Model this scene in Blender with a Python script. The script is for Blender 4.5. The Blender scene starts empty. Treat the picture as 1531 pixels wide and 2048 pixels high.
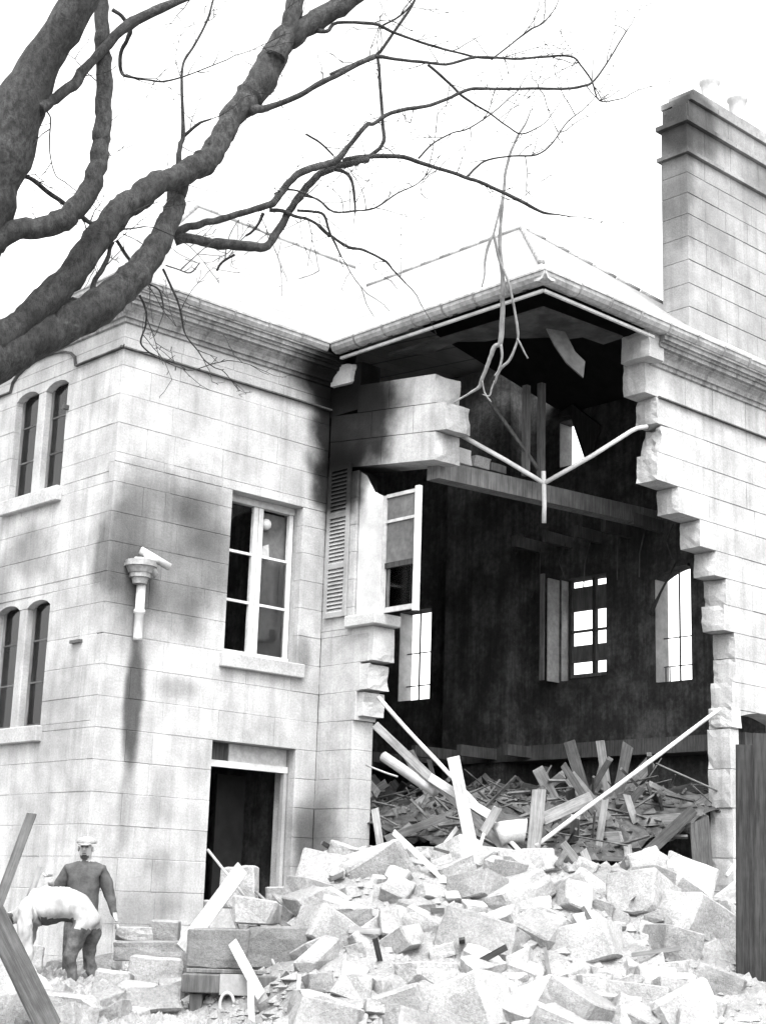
import bpy, bmesh, math, random
from mathutils import Vector, Matrix, noise
R = math.radians
rnd = random.Random(7)
scene = bpy.context.scene
COL = scene.collection

# ------------------------------------------------------------------ camera
CAM = Vector((-10.760, -16.700, 1.150))
YAW, PITCH, ROLL, FPX = 0.748034, 0.242116, 0.032278, 3142.2
fwd = Vector((math.sin(YAW)*math.cos(PITCH), math.cos(YAW)*math.cos(PITCH), math.sin(PITCH)))
rgt = Vector((math.cos(YAW), -math.sin(YAW), 0))
upv = rgt.cross(fwd)
cx = math.cos(ROLL)*rgt + math.sin(ROLL)*upv
cy = -math.sin(ROLL)*rgt + math.cos(ROLL)*upv
cd = bpy.data.cameras.new('camera'); cam = bpy.data.objects.new('camera', cd); COL.objects.link(cam)
cd.sensor_fit = 'HORIZONTAL'; cd.sensor_width = 36.0; cd.lens = 36.0*FPX/1531.0
cd.clip_start = 0.1; cd.clip_end = 3000
cam.matrix_world = Matrix(((cx.x, cy.x, -fwd.x, CAM.x), (cx.y, cy.y, -fwd.y, CAM.y), (cx.z, cy.z, -fwd.z, CAM.z), (0, 0, 0, 1)))
scene.camera = cam
# level axes of the place: LR runs across the view, LE runs away from it
LE = Vector((math.sin(YAW), math.cos(YAW), 0)); LR = rgt.copy()

# ------------------------------------------------------------------ sky, sun, exposure
SUN_AZ, SUN_EL = R(214), R(60)          # compass bearing the light comes from (0 = +Y, clockwise), height
w = bpy.data.worlds.new('World'); scene.world = w; w.use_nodes = True
nt = w.node_tree
for n in list(nt.nodes): nt.nodes.remove(n)
sky = nt.nodes.new('ShaderNodeTexSky'); sky.sky_type = 'NISHITA'; sky.sun_disc = False
sky.sun_elevation = SUN_EL; sky.sun_rotation = SUN_AZ
sky.air_density = 1.6; sky.dust_density = 4.0; sky.ozone_density = 1.0
bw = nt.nodes.new('ShaderNodeRGBToBW'); bg = nt.nodes.new('ShaderNodeBackground'); ow = nt.nodes.new('ShaderNodeOutputWorld')
nt.links.new(sky.outputs[0], bw.inputs[0]); nt.links.new(bw.outputs[0], bg.inputs[0]); nt.links.new(bg.outputs[0], ow.inputs[0])
bg.inputs[1].default_value = 0.15
sl = bpy.data.lights.new('sun', 'SUN'); sl.energy = 0.55; sl.angle = R(30); sl.color = (1, 1, 1)
so = bpy.data.objects.new('sun', sl); COL.objects.link(so)
sd = Vector((math.sin(SUN_AZ)*math.cos(SUN_EL), math.cos(SUN_AZ)*math.cos(SUN_EL), math.sin(SUN_EL)))
so.rotation_euler = (-sd).to_track_quat('-Z', 'Y').to_euler(); so.location = sd*60
vs = scene.view_settings
vs.view_transform = 'Standard'; vs.look = 'None'; vs.exposure = 2.42; vs.gamma = 1.0; vs.use_curve_mapping = False
scene.render.engine = 'CYCLES'
scene.cycles.max_bounces = 5; scene.cycles.diffuse_bounces = 3; scene.cycles.glossy_bounces = 2
scene.cycles.transparent_max_bounces = 8
scene.cycles.use_denoising = True

# ------------------------------------------------------------------ materials
class NT:
    def __init__(self, name):
        self.m = bpy.data.materials.new(name); self.m.use_nodes = True
        self.t = self.m.node_tree; self.b = self.t.nodes['Principled BSDF']; self.g = None
    def n(self, kind, **kw):
        nd = self.t.nodes.new(kind)
        for k, v in kw.items(): setattr(nd, k, v)
        return nd
    def put(self, sock, v):
        if isinstance(v, bpy.types.NodeSocket): self.t.links.new(v, sock)
        else: sock.default_value = v
    def math(self, op, a, b=None, c=None, clamp=False):
        nd = self.n('ShaderNodeMath', operation=op, use_clamp=clamp)
        self.put(nd.inputs[0], a)
        if b is not None: self.put(nd.inputs[1], b)
        if c is not None: self.put(nd.inputs[2], c)
        return nd.outputs[0]
    def vmath(self, op, a, b=None):
        nd = self.n('ShaderNodeVectorMath', operation=op)
        self.put(nd.inputs[0], a)
        if b is not None: self.put(nd.inputs[1], b)
        return nd
    def pos(self):
        if self.g is None: self.g = self.n('ShaderNodeNewGeometry')
        return self.g.outputs['Position']
    def noise(self, scale, detail=4, rough=.6, vec=None):
        nd = self.n('ShaderNodeTexNoise'); nd.inputs['Scale'].default_value = scale
        nd.inputs['Detail'].default_value = detail; nd.inputs['Roughness'].default_value = rough
        self.put(nd.inputs['Vector'], vec if vec is not None else self.pos())
        return nd.outputs[0]
    def ramp(self, v, a, b, lo, hi):
        nd = self.n('ShaderNodeMapRange', interpolation_type='SMOOTHSTEP')
        self.put(nd.inputs[0], v)
        for i, x in enumerate((a, b, lo, hi)): nd.inputs[i+1].default_value = x
        return nd.outputs[0]
    def col(self, v):
        nd = self.n('ShaderNodeCombineColor')
        for i in range(3): self.put(nd.inputs[i], v)
        self.put(self.b.inputs['Base Color'], nd.outputs[0])
    def bump(self, h, strength=.4, dist=.02):
        nd = self.n('ShaderNodeBump'); nd.inputs['Strength'].default_value = strength; nd.inputs['Distance'].default_value = dist
        self.put(nd.inputs['Height'], h); self.put(self.b.inputs['Normal'], nd.outputs[0])
    def rough(self, r): self.b.inputs['Roughness'].default_value = r

def stone_mat(name, base, var=.12, stains=(), grain=.18, bump=.35, streak=0.0, mott=.80):
    t = NT(name)
    oi = t.n('ShaderNodeObjectInfo')
    v = t.math('MULTIPLY_ADD', oi.outputs['Random'], 2*var, 1-var)
    f = t.noise(38, 5, .7); m = t.noise(2.2, 5, .6); l = t.noise(.55, 3, .5)
    v = t.math('MULTIPLY', v, t.ramp(f, .25, .75, 1-grain, 1+grain))
    v = t.math('MULTIPLY', v, t.ramp(m, .3, .7, mott, 1.10))
    v = t.math('MULTIPLY', v, t.ramp(l, .3, .7, .9, 1.07))
    pit = t.noise(95, 2, .5)
    v = t.math('MULTIPLY', v, t.ramp(pit, .66, .74, 1, .62))
    if streak:
        sv = t.vmath('MULTIPLY', t.pos(), (7, 7, .55)).outputs[0]
        s = t.noise(1.0, 5, .65, sv)
        v = t.math('MULTIPLY', v, t.ramp(s, .42, .72, 1, 1-streak))
    if stains:
        w1 = t.n('ShaderNodeTexNoise'); w1.inputs['Scale'].default_value = 1.7; w1.inputs['Detail'].default_value = 5
        t.put(w1.inputs['Vector'], t.pos())
        wob = t.vmath('SUBTRACT', w1.outputs[1], (.5, .5, .5)).outputs[0]
        for c, r, k, hard in stains:
            d = t.vmath('SUBTRACT', t.pos(), c).outputs[0]
            sc = t.n('ShaderNodeVectorMath', operation='SCALE'); t.put(sc.inputs[0], wob); sc.inputs['Scale'].default_value = .75*min(1, min(max(r[0], r[1]), r[2]))
            d = t.vmath('ADD', d, sc.outputs[0]).outputs[0]
            d = t.vmath('DIVIDE', d, r).outputs[0]
            ln = t.vmath('LENGTH', d).outputs['Value']
            v = t.math('MULTIPLY', v, t.ramp(ln, hard, 1.1, 1-k, 1))
    v = t.math('MULTIPLY', v, base)
    t.col(v); t.rough(.92); t.b.inputs['Specular IOR Level'].default_value = .15
    h = t.math('MULTIPLY_ADD', pit, .35, t.noise(24, 6, .7))
    t.bump(h, bump, .02)
    return t.m

def plain(name, base, var=.1, scale=12, rough=.85, bump=.25, stretch=None, amt=.3):
    t = NT(name); oi = t.n('ShaderNodeObjectInfo')
    vec = t.vmath('MULTIPLY', t.pos(), stretch).outputs[0] if stretch else None
    a = t.noise(scale, 5, .65, vec); b = t.noise(scale*.2, 3, .5, vec)
    v = t.math('MULTIPLY_ADD', oi.outputs['Random'], 2*var, 1-var)
    v = t.math('MULTIPLY', v, t.ramp(a, .28, .72, 1-amt, 1+amt*.7))
    v = t.math('MULTIPLY', v, t.ramp(b, .3, .7, .82, 1.12))
    t.col(t.math('MULTIPLY', v, base)); t.rough(rough); t.b.inputs['Specular IOR Level'].default_value = .25
    t.bump(a, bump, .015)
    return t.m

def wood(name, base, amt=.4):
    t = NT(name); oi = t.n('ShaderNodeObjectInfo'); tc = t.n('ShaderNodeTexCoord')
    g = t.vmath('MULTIPLY', tc.outputs['Object'], (34, 34, 2.2)).outputs[0]
    a = t.noise(1.0, 6, .7, g); b = t.noise(3.0, 4, .6, tc.outputs['Object'])
    v = t.math('MULTIPLY_ADD', oi.outputs['Random'], .5, .75)
    v = t.math('MULTIPLY', v, t.ramp(a, .3, .7, 1-amt, 1+amt*.6))
    v = t.math('MULTIPLY', v, t.ramp(b, .3, .7, .75, 1.15))
    t.col(t.math('MULTIPLY', v, base)); t.rough(.85); t.b.inputs['Specular IOR Level'].default_value = .2
    t.bump(a, .5, .012)
    return t.m

WALL_STAINS = [
    ((.95, 0, 5.55), (1.30, .7, 1.25), .58, .66), ((.30, 0, 5.0), (.55, .5, 1.5), .45, .3), ((8.3, -3.9, 11.2), (2.4, 1.2, 3.2), .24, .6), ((6.9, -3.6, 10.5), (.5, .6, 1.6), .25, .3),
    ((1.25, 0, 6.15), (.36, .3, .30), .50, .2), ((1.45, 0, 5.75), (.38, .3, .34), .42, .2), ((1.3, 0, 4.8), (.3, .3, .5), .3, .2),
    ((.53, 0, 3.45), (.19, .25, 1.0), .80, .50), ((.52, 0, 2.2), (.17, .25, .9), .35, .4),
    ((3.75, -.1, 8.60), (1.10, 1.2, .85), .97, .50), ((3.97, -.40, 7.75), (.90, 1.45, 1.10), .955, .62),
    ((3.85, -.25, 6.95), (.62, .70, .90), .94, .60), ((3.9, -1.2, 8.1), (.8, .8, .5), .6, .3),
    ((3.55, -.1, 1.75), (.40, .6, 1.1), .72, .35), ((3.3, 0, 4.45), (.20, .2, .42), .5, .3),
    ((1.2, 0, 3.75), (.5, .3, .22), .4, .2), ((1.05, 0, 2.3), (.28, .3, .5), .35, .2), ((1.1, 0, 1.5), (.3, .3, .3), .35, .2),
    ((.9, 0, 1.0), (.8, .4, .5), .35, .3), ((0, 2.0, 5.6), (.4, .8, .5), .4, .3), ((0, 2.9, 5.0), (.4, .7, .9), .45, .3), ((0, .9, 3.4), (.4, .8, .7), .2, .3),
    ((7.3, -3.9, 12.75), (.95, .7, .75), .75, .5), ((7.08, -3.6, 12.0), (.3, .8, 1.7), .5, .4),
    ((8.0, -3.9, 9.0), (1.2, .5, .5), .3, .3), ((7.6, -3.9, 11.2), (.9, .5, .8), .25, .2), ((9.0, -3.9, 12.2), (.8, .5, .8), .3, .2),
]
M = {}
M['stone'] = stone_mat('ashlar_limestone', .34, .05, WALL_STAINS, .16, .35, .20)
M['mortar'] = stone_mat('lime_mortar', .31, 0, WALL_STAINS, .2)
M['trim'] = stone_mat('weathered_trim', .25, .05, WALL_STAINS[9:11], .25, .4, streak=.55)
M['shade_grime'] = stone_mat('string_course_painted_shade_and_grime', .085, .05, (), .3, .4, .5)  # shadow line and dirt under the string course, painted in as dark colour
M['sill'] = stone_mat('sill_stone', .33, .05, (), .2)
M['broken'] = stone_mat('fresh_broken_stone', .40, .05, (), .14, .6)
M['rubble'] = stone_mat('rubble_stone', .26, .26, (), .26, .9, mott=.72)
M['greystone'] = stone_mat('grey_block_stone', .15, .1, (), .22, .7)
M['dust'] = stone_mat('rubble_dust', .19, 0, (), .3, .8)
M['soil'] = plain('trodden_soil', .18, 0, 9, .95, .5)
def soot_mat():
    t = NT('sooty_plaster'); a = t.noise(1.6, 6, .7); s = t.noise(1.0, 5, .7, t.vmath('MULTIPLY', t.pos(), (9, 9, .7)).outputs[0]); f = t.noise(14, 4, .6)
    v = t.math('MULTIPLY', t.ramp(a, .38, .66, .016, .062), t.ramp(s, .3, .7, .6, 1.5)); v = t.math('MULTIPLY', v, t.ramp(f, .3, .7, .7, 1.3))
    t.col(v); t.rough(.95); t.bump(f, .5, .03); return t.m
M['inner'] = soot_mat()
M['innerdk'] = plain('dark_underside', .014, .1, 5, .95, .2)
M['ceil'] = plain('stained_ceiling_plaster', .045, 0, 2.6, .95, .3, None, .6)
def slate_mat():
    t = NT('pale_wet_slate'); sx = t.n('ShaderNodeSeparateXYZ'); t.put(sx.inputs[0], t.pos())
    hv = t.math('ADD', sx.outputs[0], sx.outputs[1]); cv = t.n('ShaderNodeCombineXYZ'); t.put(cv.inputs[0], hv); t.put(cv.inputs[1], sx.outputs[2])
    br = t.n('ShaderNodeTexBrick'); t.put(br.inputs['Vector'], cv.outputs[0]); br.inputs['Scale'].default_value = 1.0
    br.inputs['Brick Width'].default_value = .30; br.inputs['Row Height'].default_value = .15; br.inputs['Mortar Size'].default_value = .007; br.inputs['Mortar Smooth'].default_value = .3
    br.inputs['Color1'].default_value = (.235, .235, .235, 1); br.inputs['Color2'].default_value = (.20, .20, .20, 1); br.inputs['Mortar'].default_value = (.10, .10, .10, 1)
    bw_ = t.n('ShaderNodeRGBToBW'); t.t.links.new(br.outputs[0], bw_.inputs[0])
    t.col(t.math('MULTIPLY', bw_.outputs[0], t.ramp(t.noise(1.3, 5, .7), .3, .7, .75, 1.15))); t.rough(.5); t.bump(br.outputs['Fac'], .3, -.02); return t.m
M['slate'] = slate_mat()
M['lead'] = plain('painted_gutter', .26, .12, 14, .6, .2, None, .3)
M['sooted'] = stone_mat('sooted_white_paint', .46, .03, WALL_STAINS[10:12], .1, .1)
M['white'] = plain('white_paint', .48, .05, 20, .6, .15, None, .12)
M['offwhite'] = plain('dull_white_paint', .36, .06, 14, .7, .2, None, .2)
M['shutter'] = stone_mat('grey_shutter_paint', .28, .05, WALL_STAINS[10:12], .1, .1)
M['curtain'] = plain('grey_blind', .10, .05, 10, .9, .1, None, .25)
M['clay'] = plain('pale_clay', .38, .08, 20, .7, .2, None, .15)
M['iron'] = plain('dark_iron', .06, .1, 20, .6, .2)
M['pipe'] = plain('pale_pipe', .40, .03, 20, .5, .1, None, .1)
def bark_mat():
    t = NT('bark'); a = t.noise(22, 6, .75, t.vmath('MULTIPLY', t.pos(), (1, 1, .55)).outputs[0]); m = t.noise(3.0, 4, .6); l = t.noise(9, 3, .6)
    v = t.math('MULTIPLY', t.ramp(a, .36, .66, .008, .042), t.ramp(m, .3, .7, .6, 1.35)); v = t.math('ADD', v, t.ramp(l, .66, .8, 0, .05))
    t.col(v); t.rough(.95); t.bump(a, 1.0, .04); return t.m
M['bark'] = bark_mat()
M['barkpale'] = plain('peeled_bark', .17, 0, 16, .9, .7, (1, 1, .4), .4)
M['pale'] = wood('pale_timber', .36, .25)
M['wood'] = wood('weathered_timber', .16, .4)
M['dim'] = wood('grey_timber', .085, .4)
M['dark'] = wood('dark_timber', .045, .5)
M['tarred'] = wood('tarred_boards', .024, .6)
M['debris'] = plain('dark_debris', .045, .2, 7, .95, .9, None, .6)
M['lath'] = plain('splintered_lath', .075, .3, 4, .9, .3, None, .75)
M['skin'] = plain('skin', .28, 0, 20, .6, .05, None, .1)
M['sweater'] = plain('dark_wool', .060, 0, 9, .95, .8, None, .35)
M['trousers'] = plain('dark_trousers', .07, 0, 30, .95, .3)
M['shirt'] = plain('pale_cotton', .33, 0, 7, .9, .8, (1, 1, .6), .3)
M['cap'] = plain('grey_cap', .22, 0, 30, .9, .2)
M['boot'] = plain('boot_leather', .05, 0, 30, .6, .2)
M['hair'] = plain('dark_hair', .05, 0, 60, .8, .3)
def glass():
    t = NT('window_glass'); t.t.nodes.remove(t.b)
    tr = t.n('ShaderNodeBsdfTransparent'); tr.inputs[0].default_value = (.82, .82, .82, 1)
    gl = t.n('ShaderNodeBsdfGlossy'); gl.inputs['Roughness'].default_value = .06; gl.inputs[0].default_value = (.8, .8, .8, 1)
    fr = t.n('ShaderNodeFresnel'); fr.inputs[0].default_value = 1.45
    mx = t.n('ShaderNodeMixShader'); out = t.t.nodes['Material Output']
    t.t.links.new(fr.outputs[0], mx.inputs[0]); t.t.links.new(tr.outputs[0], mx.inputs[1]); t.t.links.new(gl.outputs[0], mx.inputs[2])
    t.t.links.new(mx.outputs[0], out.inputs[0])
    return t.m
M['glass'] = glass()

# ------------------------------------------------------------------ helpers
def link(name, me, mat, parent=None):
    o = bpy.data.objects.new(name, me); COL.objects.link(o)
    if mat is not None:
        me.materials.clear(); me.materials.append(M[mat] if isinstance(mat, str) else mat)
    if parent is not None: o.parent = parent
    return o
def mesh_of(bm, name, smooth=False):
    bmesh.ops.recalc_face_normals(bm, faces=bm.faces[:])
    me = bpy.data.meshes.new(name); bm.to_mesh(me); bm.free()
    if smooth:
        for p in me.polygons: p.use_smooth = True
    return me
def empty(name, loc, label, cat, group=None):
    o = bpy.data.objects.new(name, None); COL.objects.link(o); o.location = loc; o.empty_display_size = .2
    return tag(o, label, cat, group)
def tag(o, label, cat, group=None):
    o['label'] = label; o['category'] = cat
    if group: o['group'] = group
    return o
def add_box(bm, a, b, T=None):
    vs_ = [bm.verts.new(T(x, y, z) if T else (x, y, z)) for x in (a[0], b[0]) for y in (a[1], b[1]) for z in (a[2], b[2])]
    for f in ((0,1,3,2), (4,6,7,5), (0,4,5,1), (2,3,7,6), (0,2,6,4), (1,5,7,3)): bm.faces.new([vs_[i] for i in f])
    return vs_
def box_obj(name, a, b, mat, parent=None, T=None, bevel=0):
    bm = bmesh.new(); add_box(bm, a, b, T)
    if bevel:
        bmesh.ops.recalc_face_normals(bm, faces=bm.faces[:])
        bmesh.ops.bevel(bm, geom=bm.edges[:], offset=bevel, segments=1, affect='EDGES')
    return link(name, mesh_of(bm, name), mat, parent)
def frame_of(d):
    d = d.normalized(); a = Vector((0, 0, 1)) if abs(d.z) < .9 else Vector((1, 0, 0))
    x = d.cross(a).normalized(); y = x.cross(d).normalized()
    return x, y, d
def add_tube(bm, pts, radii, sides=8, wob=0., cap=True, seed=0):
    rings = []; n = len(pts); px = None
    for i, p in enumerate(pts):
        p = Vector(p); d = (Vector(pts[min(i+1, n-1)]) - Vector(pts[max(i-1, 0)]))
        if d.length < 1e-6: d = Vector((0, 0, 1))
        x, y, _ = frame_of(d)
        if px is not None:
            x = (px - d.normalized()*px.dot(d.normalized())); x = x.normalized() if x.length > 1e-5 else frame_of(d)[0]; y = x.cross(d.normalized())
        px = x; ring = []
        for k in range(sides):
            a = 2*math.pi*k/sides; r = radii[i]
            if wob: r *= 1 + wob*(noise.noise(Vector((k*1.7+seed, i*.9, seed*.37)))*1.3)
            ring.append(bm.verts.new(p + x*math.cos(a)*r + y*math.sin(a)*r))
        rings.append(ring)
    for i in range(n-1):
        for k in range(sides):
            k2 = (k+1) % sides
            bm.faces.new((rings[i][k], rings[i][k2], rings[i+1][k2], rings[i+1][k]))
    if cap and sides > 2: bm.faces.new(rings[0][::-1]); bm.faces.new(rings[-1])
def tube_obj(name, pts, radii, mat, parent=None, sides=8, wob=0, smooth=True):
    bm = bmesh.new(); add_tube(bm, pts, radii if hasattr(radii, '__len__') else [radii]*len(pts), sides, wob)
    return link(name, mesh_of(bm, name, smooth), mat, parent)
def smooth_path(pts, per=4):
    out = []
    n = len(pts)
    for i in range(n-1):
        p0, p1, p2, p3 = (pts[max(i-1, 0)], pts[i], pts[i+1], pts[min(i+2, n-1)])
        for k in range(per):
            t = k/per
            out.append(tuple(.5*((2*b) + (-a+c)*t + (2*a-5*b+4*c-d)*t*t + (-a+3*b-3*c+d)*t**3) for a, b, c, d in zip(p0, p1, p2, p3)))
    out.append(tuple(pts[-1])); return out
def add_poly_prism(bm, outer, T, n0, n1):
    """outline of (s, z) points extruded through the wall depth n0..n1"""
    a = [bm.verts.new(T(s, n0, z)) for s, z in outer]; b = [bm.verts.new(T(s, n1, z)) for s, z in outer]
    bm.faces.new(a); bm.faces.new(b[::-1]); n = len(a)
    for i in range(n): bm.faces.new((a[i], b[i], b[(i+1) % n], a[(i+1) % n]))
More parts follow.
